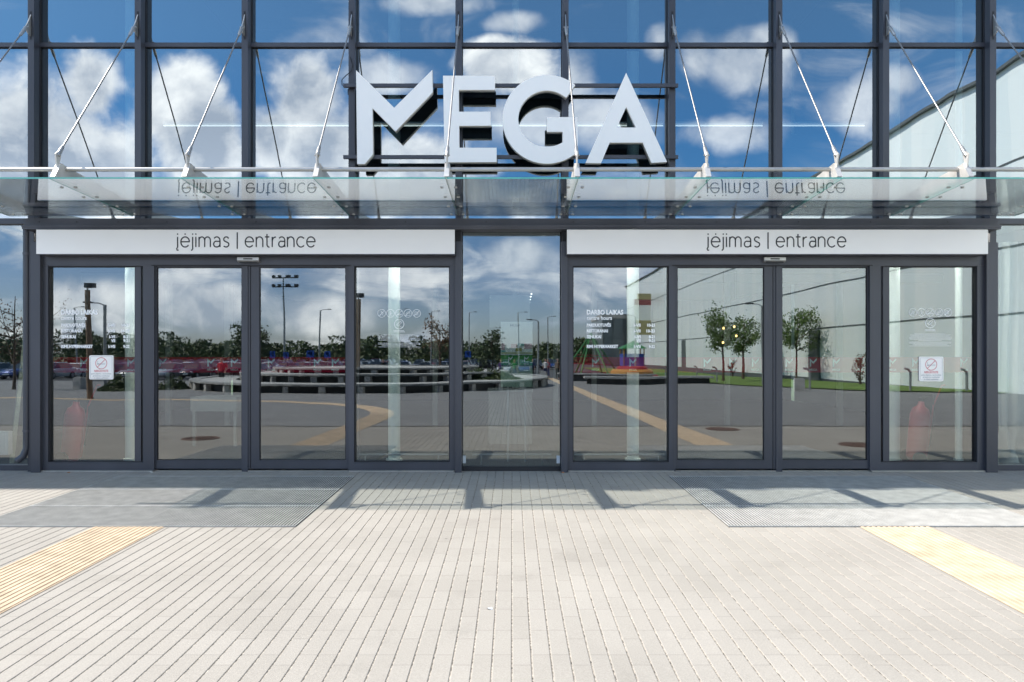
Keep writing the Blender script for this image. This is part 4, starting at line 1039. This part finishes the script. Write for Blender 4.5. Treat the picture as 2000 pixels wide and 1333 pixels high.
def tree(x, o, h, cr, trunk_h, nleaf, mt, label, leaf=0.10, rn=None, aspect=1.15, name='tree', group='trees on the plaza', bare=0.0):
    rn = rn or random.Random(int(x*13+o*7)); z0 = ground(o)
    t = thing(name, label, 'tree', (x, -o, z0), group)
    m = MB(); top = z0+h
    m.tube([(x, -o, z0-0.05), (x+0.03, -o, z0+trunk_h*0.6), (x-0.02, -o, z0+trunk_h+0.4), (x+0.04, -o, top-0.6)], [0.11, 0.085, 0.06, 0.015], 8)
    ends = []
    cz = z0+trunk_h+(h-trunk_h)/2; ch = (h-trunk_h)/2
    for k in range(19):
        a = rn.uniform(0, 2*PI); f = rn.uniform(0, 1); zs = z0+trunk_h+f*(h-trunk_h)*0.65
        rr = cr*(1-0.55*abs(f-0.3))*rn.uniform(0.45, 1.25); up = rn.uniform(0.3, 0.9)*rr*aspect
        e = (x+rr*math.cos(a), -o+rr*math.sin(a), min(zs+up, top)); mid = ((x+e[0])/2, (-o+e[1])/2, zs+up*0.35)
        m.tube([(x, -o, zs), mid, e], [0.035, 0.02, 0.006], 5); ends.append((Vector((x, -o, zs)), Vector(mid), Vector(e)))
    m.build('trunk', BARK, t)
    m = MB()
    for k in range(nleaf):
        s_, md, e = rn.choice(ends); f = rn.uniform(0.35, 1.08)
        p = md.lerp(e, (f-0.5)*2) if f > 0.5 else s_.lerp(md, f*2)
        sc = cr*0.125; p = p+Vector((rn.gauss(0, sc), rn.gauss(0, sc), rn.gauss(0, sc)))
        leafquad(m, p, leaf*rn.uniform(0.6, 1.3), rn)
    m.build('crown', mt, t, recalc=False)
tree(16.0, 43, 6.0, 1.7, 2.2, 2300, LG, 'young broad leaved tree on the lawn nearest the bench')
tree(19.8, 50, 5.8, 1.7, 2.0, 2400, LG, 'young round tree on the lawn behind the nearest one')
tree(21.6, 43, 6.1, 2.1, 2.2, 3200, LG, 'widest young tree on the lawn near the pale wing')
tree(-26.0, 27, 5.5, 2.4, 1.2, 700, LA, 'thin autumn tree with few orange leaves at the left of the plaza', 0.07)
tree(-5.2, 40, 4.6, 1.6, 2.0, 420, LA, 'small autumn tree beyond the terraces', 0.11)
tree(-2.5, 78, 6.0, 2.2, 0.6, 1300, LD, 'bushy dark tree beyond the car park', 0.2)
tree(-32, 74, 7.0, 2.8, 1.0, 1500, LD, 'bushy dark tree left of the car park', 0.2)
tree(22.2, 35, 2.6, 0.45, 0.1, 500, LA, 'slim columnar shrub in front of the pale wing', 0.06, name='columnar_shrub', group='slim shrubs by the pale wing', aspect=2.0)
tree(22.2, 60, 2.3, 0.45, 0.1, 500, LA, 'slim columnar shrub farther along the pale wing', 0.06, name='columnar_shrub', group='slim shrubs by the pale wing', aspect=2.0)
# low junipers
def low_shrub(x, o, rx, ro, h, n, label, z0=None):
    rn = random.Random(int(x*31+o)); m = MB(); z0 = ground(o) if z0 is None else z0
    for k in range(n):
        a = rn.uniform(0, 2*PI); r = math.sqrt(rn.random()); zz = z0+h*(1-r*r)*rn.uniform(0.3, 1.0)*(0.7+0.3*math.sin(a*5+x))
        leafquad(m, (x+rx*r*math.cos(a), -o+ro*r*math.sin(a), zz+0.03), rn.uniform(0.05, 0.12), rn)
    tag(m.build('low_shrub', LS, recalc=False), label, 'shrub', 'low spreading junipers')
low_shrub(-20.2, 27, 1.2, 1.2, 0.95, 1600, 'spreading green juniper left of the terraces')
low_shrub(-18.0, 27.5, 0.8, 0.9, 0.8, 900, 'spreading green juniper against the left end of the terraces')
low_shrub(-1.6, 30, 2.3, 2.0, 0.75, 2400, 'spreading green juniper on the right end of the terraces', -0.05)
# far wood
def far_wood():
    rn = random.Random(5); m = MB()
    for k in range(300):
        x = -190 + 300*k/299.0 + rn.uniform(-2, 2); o = rn.uniform(150, 185); h = rn.uniform(4.0, 6.3)*(1.35 if x < -93 else 1.0)*(0.75+0.35*abs(math.sin(x*0.05)))
        r = rn.uniform(2.5, 4.5)
        for q in range(190):
            a = rn.uniform(0, 2*PI); f = rn.random(); rr = r*math.sqrt(rn.random())*(1-0.5*f*f)
            leafquad(m, (x+rr*math.cos(a), -o+rr*math.sin(a), -1.1+f*h+0.2), rn.uniform(0.32, 0.70), rn)
    tag(m.build('far_wood', LD, recalc=False), 'dark line of woodland beyond the car park', 'wood', kind='stuff')
far_wood()
# lawn
m = MB(); LAWN = mat('lawn_grass', (0.12, 0.19, 0.03), 0.95, 0, 0.35, 1.5, 1.0, 25)
pl = [(13.4, 36), (15.0, 29.5), (17.5, 25.5), (20.0, 23.8), (23.4, 23.0), (23.4, 70), (23.4, 110), (12, 110), (12, 70)]
for i in range(1, len(pl)-1):
    n = len(m.v); m.v += [(pl[0][0], -pl[0][1], ground(pl[0][1])+0.05)] + [(pl[j][0], -pl[j][1], ground(pl[j][1])+0.05) for j in (i, i+1)]; m.face((n, n+1, n+2))
tag(m.build('lawn', LAWN, recalc=False), kind='structure')
# slab bench right
t = thing('slab_bench', 'long pale concrete slab bench on dark base edging the lawn', 'bench', (9.2, -37, ground(37)))
m = MB(); m.box(4.8, 13.4, -37.6, -36.6, ground(37)+0.38, ground(37)+0.52); m.build('seat', CONC, t)
m = MB(); m.box(5.0, 13.2, -37.4, -37.0, ground(37)-0.1, ground(37)+0.379); m.build('base', DARKC, t)
t = thing('slab_bench', 'second pale slab bench standing behind the long one', 'bench', (7, -44, ground(44)))
m = MB(); m.box(3.6, 11.0, -44.5, -43.8, ground(44)+0.50, ground(44)+0.60); m.build('seat', CONC, t)
m = MB(); m.box(3.8, 10.8, -44.4, -44.0, ground(44)-0.1, ground(44)+0.499); m.build('base', DARKC, t)
for (x, o, lb) in ((14.0, 24.5, 'concrete cube bin at the edge of the lawn'), (-25.5, 28, 'concrete bollard farthest left on the plaza'), (-23.6, 28.6, 'middle concrete bollard on the left of the plaza'), (-21.5, 29.5, 'concrete bollard nearest the left juniper'), (2.6, 48, 'concrete bin beside the centre street lamp')):
    m = MB(); m.rbox((x, -o, ground(o)-0.02), (0.5, 0.5, 0.62), 0.2); m.rbox((x, -o, ground(o)+0.601), (0.42, 0.42, 0.04), 0.2)
    tag(m.build('concrete_block', CONC), lb, 'bin' if 'bin' in lb else 'bollard')
# lamps
POLE = mat('galvanised_pole', (0.30, 0.31, 0.31), 0.5, 0.3); RUSTP = mat('weathered_timber_pole', (0.22, 0.15, 0.10), 0.85, 0, 0.25, 4); HEAD = mat('dark_lamp_head', (0.04, 0.04, 0.045), 0.5)
def lamp(x, o, h, r, mt, label, arm=-0.7, head=(0.45, 0.22, 0.08)):
    z0 = ground(o); t = thing('street_lamp', label, 'street lamp', (x, -o, z0), 'lamps on the plaza and car park')
    m = MB(); m.tube([(x, -o, z0-0.05), (x, -o, z0+h)], [r, r*0.8], 10); m.build('pole', mt, t, smooth=True)
    m = MB(); m.tube([(x, -o, z0+h-0.02), (x+arm*0.4, -o, z0+h+0.10), (x+arm, -o, z0+h+0.12)], 0.03, 8); m.build('arm', POLE, t)
    m = MB(); m.rbox((x+arm-math.copysign(head[0]/2, -arm)*0.5, -o, z0+h+0.09), head); m.build('lamp_head', HEAD, t)
lamp(-16.6, 18.2, 4.25, 0.12, RUSTP, 'thick timber lamp post with square head left of the terraces', 0.01, (0.32, 0.25, 0.18))
lamp(-21.8, 28, 4.5, 0.09, POLE, 'slim steel lamp post left of the terraces')
lamp(-8.7, 30, 5.0, 0.17, RUSTP, 'thick timber lamp post rising out of the terraces', 0.01, (0.40, 0.25, 0.25))
lamp(15.5, 34, 5.0, 0.085, POLE, 'slim steel lamp post on the lawn')
lamp(2.2, 50, 5.0, 0.10, POLE, 'slim steel lamp post by the end of the right tactile strip')
lamp(11.5, 56, 5.8, 0.09, POLE, 'slim steel lamp post near the playground')
k = 0
for (x, o, h, nm) in ((-45, 62, 7, 'left end'), (-34, 80, 8, 'left third'), (-22, 70, 7.5, 'middle'), (-17, 95, 9, 'rear middle'), (-10, 75, 7.5, 'right third'), (-7, 100, 9, 'rear right'), (0.8, 85, 8, 'right end'), (5.5, 95, 8, 'far right'), (9, 110, 8, 'farthest right corner')):
    lamp(x, o, h, 0.09, POLE, 'tall car park lamp at the %s of the car park' % nm, 0.9)
t = thing('light_mast', 'tallest floodlight mast in the car park', 'light mast', (-33, -91, -1.05), None)
m = MB(); m.tube([(-33, -91, -1.05), (-33, -91, 12.6)], [0.2, 0.1], 8); m.build('pole', POLE, t)
m = MB()
for z in (11.2, 12.5): m.box(-35, -31, -91.1, -90.9, z, z+0.15); [m.box(-35+q, -34.5+q, -91.3, -90.7, z+0.15, z+0.45) for q in (0, 1.1, 2.4, 3.5)]
m.build('floodlights', HEAD, t)
# bent bollard lights
for i, (x, o) in enumerate(((14.6, 40), (17.2, 55), (15.2, 26.0), (19.5, 24.6), (22.0, 24.2), (12.8, 48), (12.5, 62))):
    z0 = ground(o); m = MB(); m.tube([(x, -o, z0), (x, -o, z0+0.95), (x-0.12, -o, z0+1.08), (x-0.32, -o, z0+1.12)], 0.06, 8)
    tag(m.build('bollard_light', POLE, smooth=True), 'bent steel bollard light on the lawn, %s' % ['beside the long bench', 'behind the round tree', 'by the concrete cube bin', 'at the front edge', 'nearest the pale wing corner', 'left of the lamp post', 'farthest away'][i], 'bollard light', 'bollard lights on the lawn')
# parking signs
SBL = mat('sign_blue', (0.02, 0.10, 0.45), 0.5)
for i, (px, o) in enumerate(((533, 62), (563, 66), (613, 58), (643, 62), (912, 66))):
    x = (px-1000)*(D+o)/F; z0 = ground(o); t = thing('parking_sign', 'blue parking sign, %s' % ['leftmost of the row', 'second of the row', 'third of the row', 'fourth of the row', 'apart at the right'][i], 'sign', (x, -o, z0), 'blue parking signs')
    m = MB(); m.tube([(x, -o, z0), (x, -o, z0+2.0)], 0.04, 8); m.build('post', POLE, t)
    m = MB(); m.box(x-0.33, x+0.33, -o+0.04, -o+0.06, z0+1.95, z0+2.65); m.build('plate', SBL, t)
    m = MB(); mb2 = MB()
    text_mesh(mb2, 'P', 0, 0, 0.45, 0, 0.02, 'CENTER')
    for v in mb2.v: m.v.append((x-v[0], -o+0.065-v[1]*0, z0+2.1+v[2]))
    m.f = mb2.f; m.m = mb2.m
    m.build('letter', VINYL, t, recalc=False)
# cars
CGL = mat('car_glass', (0.02, 0.025, 0.03), 0.08, spec=0.8); TYRE = mat('tyre', (0.02, 0.02, 0.02), 0.8); RIM = mat('rim', (0.45, 0.45, 0.46), 0.35, 0.6); HL = mat('headlight', (0.75, 0.77, 0.8), 0.15); PLATE = mat('number_plate', (0.7, 0.7, 0.68), 0.5)
def make_car(cm):
    root = thing('parked_car', 'car', 'car')
    # nose towards +y (towards the doors)
    st = [(-2.1, 0.55, 0.90, 0.78), (-1.95, 0.28, 1.0, 0.84), (-1.2, 0.22, 0.98, 0.87), (0.6, 0.22, 0.95, 0.87), (1.5, 0.24, 0.86, 0.84), (2.0, 0.30, 0.70, 0.74), (2.12, 0.42, 0.58, 0.62)]
    m = MB(); n = 8
    for (y, zb, zt, w) in st:
        zm = (zb+zt)/2
        for (a, b) in ((-w*0.9, zb), (-w, zm-0.05), (-w*0.98, zt-0.08), (-w*0.85, zt), (w*0.85, zt), (w*0.98, zt-0.08), (w, zm-0.05), (w*0.9, zb)): m.v.append((a, y, b))
    for i in range(len(st)-1):
        for k in range(n): a = i*n+k; b = i*n+(k+1) % n; m.face((a, b, b+n, a+n))
    m.face(range(n)); m.face(range((len(st)-1)*n, len(st)*n))
    body = m.build('body', cm, root, smooth=True)
    m = MB(); L = [(-1.75, 0.96, 0.70), (-1.25, 1.36, 0.60), (0.15, 1.40, 0.60), (1.0, 0.92, 0.72)]
    for (y, z, w) in L: m.v += [(-w, y, z), (w, y, z)]
    for (y, w) in ((-1.75, 0.76), (1.0, 0.78)): pass
    b0 = len(m.v)
    for (y, z, w) in ((-1.75, 0.90, 0.80), (-1.25, 0.90, 0.82), (0.15, 0.90, 0.82), (1.0, 0.88, 0.78)): m.v += [(-w, y, z), (w, y, z)]
    for i in range(3):
        m.face((2*i, 2*i+2, 2*i+3, 2*i+1)); m.face((2*i, b0+2*i, b0+2*i+2, 2*i+2)); m.face((2*i+1, 2*i+3, b0+2*i+3, b0+2*i+1))
    m.face((0, 1, b0+1, b0)); m.face((6, b0+6, b0+7, 7))
    m.build('windows', CGL, root)
    m = MB(); m.v += [(-0.60, -1.28, 1.375), (0.60, -1.28, 1.375), (0.60, 0.17, 1.415), (-0.60, 0.17, 1.415), (-0.54, -1.2, 1.43), (0.54, -1.2, 1.43), (0.54, 0.05, 1.455), (-0.54, 0.05, 1.455)]
    for q in [(0,3,2,1),(4,5,6,7),(0,1,5,4),(1,2,6,5),(2,3,7,6),(3,0,4,7)]: m.face(q)
    m.build('roof', cm, root)
    for y in (-1.3, 1.3):
        for s_ in (-1, 1):
            m = MB(); m.tube([(s_*0.70, y, 0.32), (s_*0.885, y, 0.32)], 0.32, 16); w = m.build('wheel', TYRE, root)
            m = MB(); m.tube([(s_*0.886, y, 0.32), (s_*0.895, y, 0.32)], 0.2, 10); m.build('rim', RIM, w)
    for s_ in (-1, 1):
        m = MB(); m.box(s_*0.42, s_*0.70, 1.93, 2.06, 0.58, 0.70); m.build('headlight', HL, root)
    m = MB(); m.box(-0.26, 0.26, 2.125, 2.14, 0.42, 0.53); m.build('number_plate', PLATE, root)
    return root
cols = [('silver', (0.50, 0.51, 0.52)), ('white', (0.75, 0.75, 0.75)), ('dark red', (0.16, 0.02, 0.03)), ('black', (0.02, 0.02, 0.022)), ('blue', (0.03, 0.06, 0.22)), ('grey', (0.16, 0.165, 0.17))]
protos = {n: None for n, c in cols}
def place_car(x, o, cn, rot, label):
    cc = dict(cols)[cn]
    if protos[cn] is None:
        protos[cn] = make_car(mat(cn.replace(' ', '_')+'_car_paint', cc, 0.25, 0.3, 0.02, coat=0.6)); c = protos[cn]
    else: c = copy_tree(protos[cn])
    c.location = (x, -o, ground(o)); c.rotation_euler = (0, 0, rot)
    tag(c, label, 'car', 'cars in the car park')
rn = random.Random(21)
rows = [(52, -46, -23, 0, 'front'), (59, -50, -24, PI, 'second'), (74, -52, 3, 0, 'third'), (80, -52, 2, PI, 'fourth'), (95, -60, 8, 0, 'fifth'), (112, -70, 8, 0, 'rear')]
for (o, xa, xb, rot, rname) in rows:
    x = xa; k = 0
    while x < xb:
        if rn.random() < 0.86 and not (o == 59 and x > -26):
            cn = rn.choice([c[0] for c in cols]); k += 1
            if o == 52: cn = ['dark red', 'silver', 'blue', 'white', 'dark red', 'grey', 'silver', 'black'][k % 8]
            place_car(x, o+rn.uniform(-0.3, 0.3), cn, rot+rn.uniform(-0.03, 0.03), '%s car, number %s from the left in the %s parking row' % (cn, k, rname))
        x += 2.55
# people crossing the plaza far off
SKIN = mat('skin', (0.45, 0.26, 0.19), 0.6); HAIR = mat('hair', (0.05, 0.03, 0.02), 0.8)
def person(x, o, shirt, legs, label, h=1.72, z=None, rot=0.0, step=0.18):
    z0 = ground(o) if z is None else z; k = h/1.75
    t = thing('person', label, 'person', (x, -o, z0), 'people on the plaza')
    ca, sa = math.cos(rot), math.sin(rot)
    V = lambda a, b, c: (x+(a*ca-b*sa)*k, -o+(a*sa+b*ca)*k, z0+c*k)
    def chain(name, pts, mt, par=t):
        m = MB()
        for (pp, rr) in pts: m.tube([V(*p) for p in pp], [r*k for r in rr], 10)
        return m.build(name, mt, par, smooth=True)
    chain('body', [([(0,0,0.95),(0,0,1.2),(0,0,1.42),(0,0,1.48),(0,0.01,1.56),(0,0.02,1.64),(0,0,1.73),(0,0,1.755)], [0.12,0.13,0.12,0.055,0.065,0.085,0.07,0.02]),
                   ([(0.17,0,1.40),(0.22,0.02,1.12),(0.20,0.10,0.90),(0.20,0.12,0.80)], [0.05,0.042,0.035,0.03]), ([(-0.17,0,1.40),(-0.22,-0.02,1.12),(-0.20,-0.06,0.90),(-0.20,-0.06,0.80)], [0.05,0.042,0.035,0.03]),
                   ([(0.09,step,0.0),(0.09,step*0.6,0.45),(0.09,0,0.93)], [0.045,0.055,0.08]), ([(-0.09,-step,0.0),(-0.09,-step*0.4,0.45),(-0.09,0,0.93)], [0.045,0.055,0.08])], SKIN)
    chain('shirt', [([(0,0,0.93),(0,0,1.15),(0,0,1.40),(0,0,1.46)], [0.15,0.15,0.16,0.08]), ([(0.17,0,1.41),(0.225,0.02,1.15)], [0.065,0.055]), ([(-0.17,0,1.41),(-0.225,-0.02,1.15)], [0.065,0.055])], shirt)
    chain('trousers', [([(0.09,step*0.85,0.12),(0.09,step*0.6,0.47),(0.08,0,0.95)], [0.06,0.068,0.10]), ([(-0.09,-step*0.85,0.12),(-0.09,-step*0.4,0.47),(-0.08,0,0.95)], [0.06,0.068,0.10])], legs)
    chain('hair', [([(0,-0.02,1.62),(0,-0.02,1.70),(0,-0.01,1.77)], [0.08,0.092,0.05])], HAIR)
cl = {n: mat('cloth_'+n, c, 0.9) for n, c in (('red', (0.5, 0.04, 0.05)), ('white', (0.7, 0.7, 0.7)), ('navy', (0.03, 0.04, 0.12)), ('black', (0.02, 0.02, 0.02)), ('brown', (0.18, 0.11, 0.07)), ('purple', (0.10, 0.05, 0.18)), ('green', (0.05, 0.2, 0.06)))}
person(-17.6, 33, cl['red'], cl['black'], 'person in a red top standing left of the terraces')
person(2.9, 50.5, cl['white'], cl['navy'], 'person in a white shirt beside the centre lamp post')
person(3.9, 48.5, cl['brown'], cl['black'], 'person in a brown top right of the centre lamp post')
person(1.8, 54, cl['navy'], cl['black'], 'person in a navy top left of the centre lamp post')
person(3.4, 56, cl['red'], cl['navy'], 'person in a red top behind the others at the centre')
person(-1.0, 53, cl['purple'], cl['black'], 'person in a purple top behind the floor plan board')
person(0.2, 52, cl['green'], cl['navy'], 'person in a green top at the centre of the plaza')
person(-4.5, 46, cl['purple'], cl['red'], 'person in a purple top with red trousers right of the terraces')
person(-13.0, 60, cl['black'], cl['navy'], 'person in black near the parked cars')
# playground
def playground():
    GP = mat('green_pole_paint', (0.05, 0.24, 0.07), 0.5); RD = mat('play_red', (0.34, 0.03, 0.03), 0.5); OR = mat('play_orange', (0.50, 0.26, 0.05), 0.5); BL = mat('play_blue', (0.03, 0.08, 0.4), 0.5)
    t = thing('climbing_frame', 'climbing pyramid of green poles on the playground', 'playground', (8.0, -60, ground(60)))
    z0 = ground(60); ap = (8.0, -60, z0+4.4)
    for k in range(6):
        a = k*PI/3; m = MB(); m.tube([ap, (8.0+3.0*math.cos(a), -60+3.0*math.sin(a), z0)], 0.08, 8); m.build('pole', GP, t)
    m = MB()
    for f in (0.3, 0.5, 0.7, 0.9):
        m.tube([(8.0+3.0*f*math.cos(k*PI/3), -60+3.0*f*math.sin(k*PI/3), z0+4.4*(1-f)) for k in range(7)], 0.03, 6)
    m.build('rope_net', RD, t)
    t = thing('play_mound', 'red and orange rounded mound on the playground', 'playground', (10.3, -50, ground(50))); z0 = ground(50)
    for (r, h, mt, nm, zz) in ((2.4, 0.5, RD, 'lower_tier', 0), (1.8, 0.45, OR, 'middle_tier', 0.5), (1.3, 0.25, RD, 'top_tier', 0.95)):
        m = MB(); m.lathe((10.3, -50, z0+zz), [(r, 0), (r*0.97, h*0.6), (r*0.85, h)], 24); m.build(nm, mt, t)
    t = thing('play_house', 'blue play tower with green roof on the playground', 'playground', (12.0, -60, ground(60))); z0 = ground(60)
    m = MB(); m.box(11, 13, -61, -59, z0+1.0, z0+2.4); m.build('cabin', BL, t)
    for (a, b) in ((11.05, -60.95), (12.95, -60.95), (11.05, -59.05), (12.95, -59.05)): m = MB(); m.tube([(a, b, z0), (a, b, z0+3.0)], 0.06, 8); m.build('post', OR, t)
    m = MB(); m.v += [(10.8, -61.2, z0+2.9), (13.2, -61.2, z0+2.9), (13.2, -58.8, z0+2.9), (10.8, -58.8, z0+2.9), (12, -60, z0+3.7)]
    for q in ((0,1,4),(1,2,4),(2,3,4),(3,0,4),(3,2,1,0)): m.face(q)
    m.build('roof', GP, t)
playground()
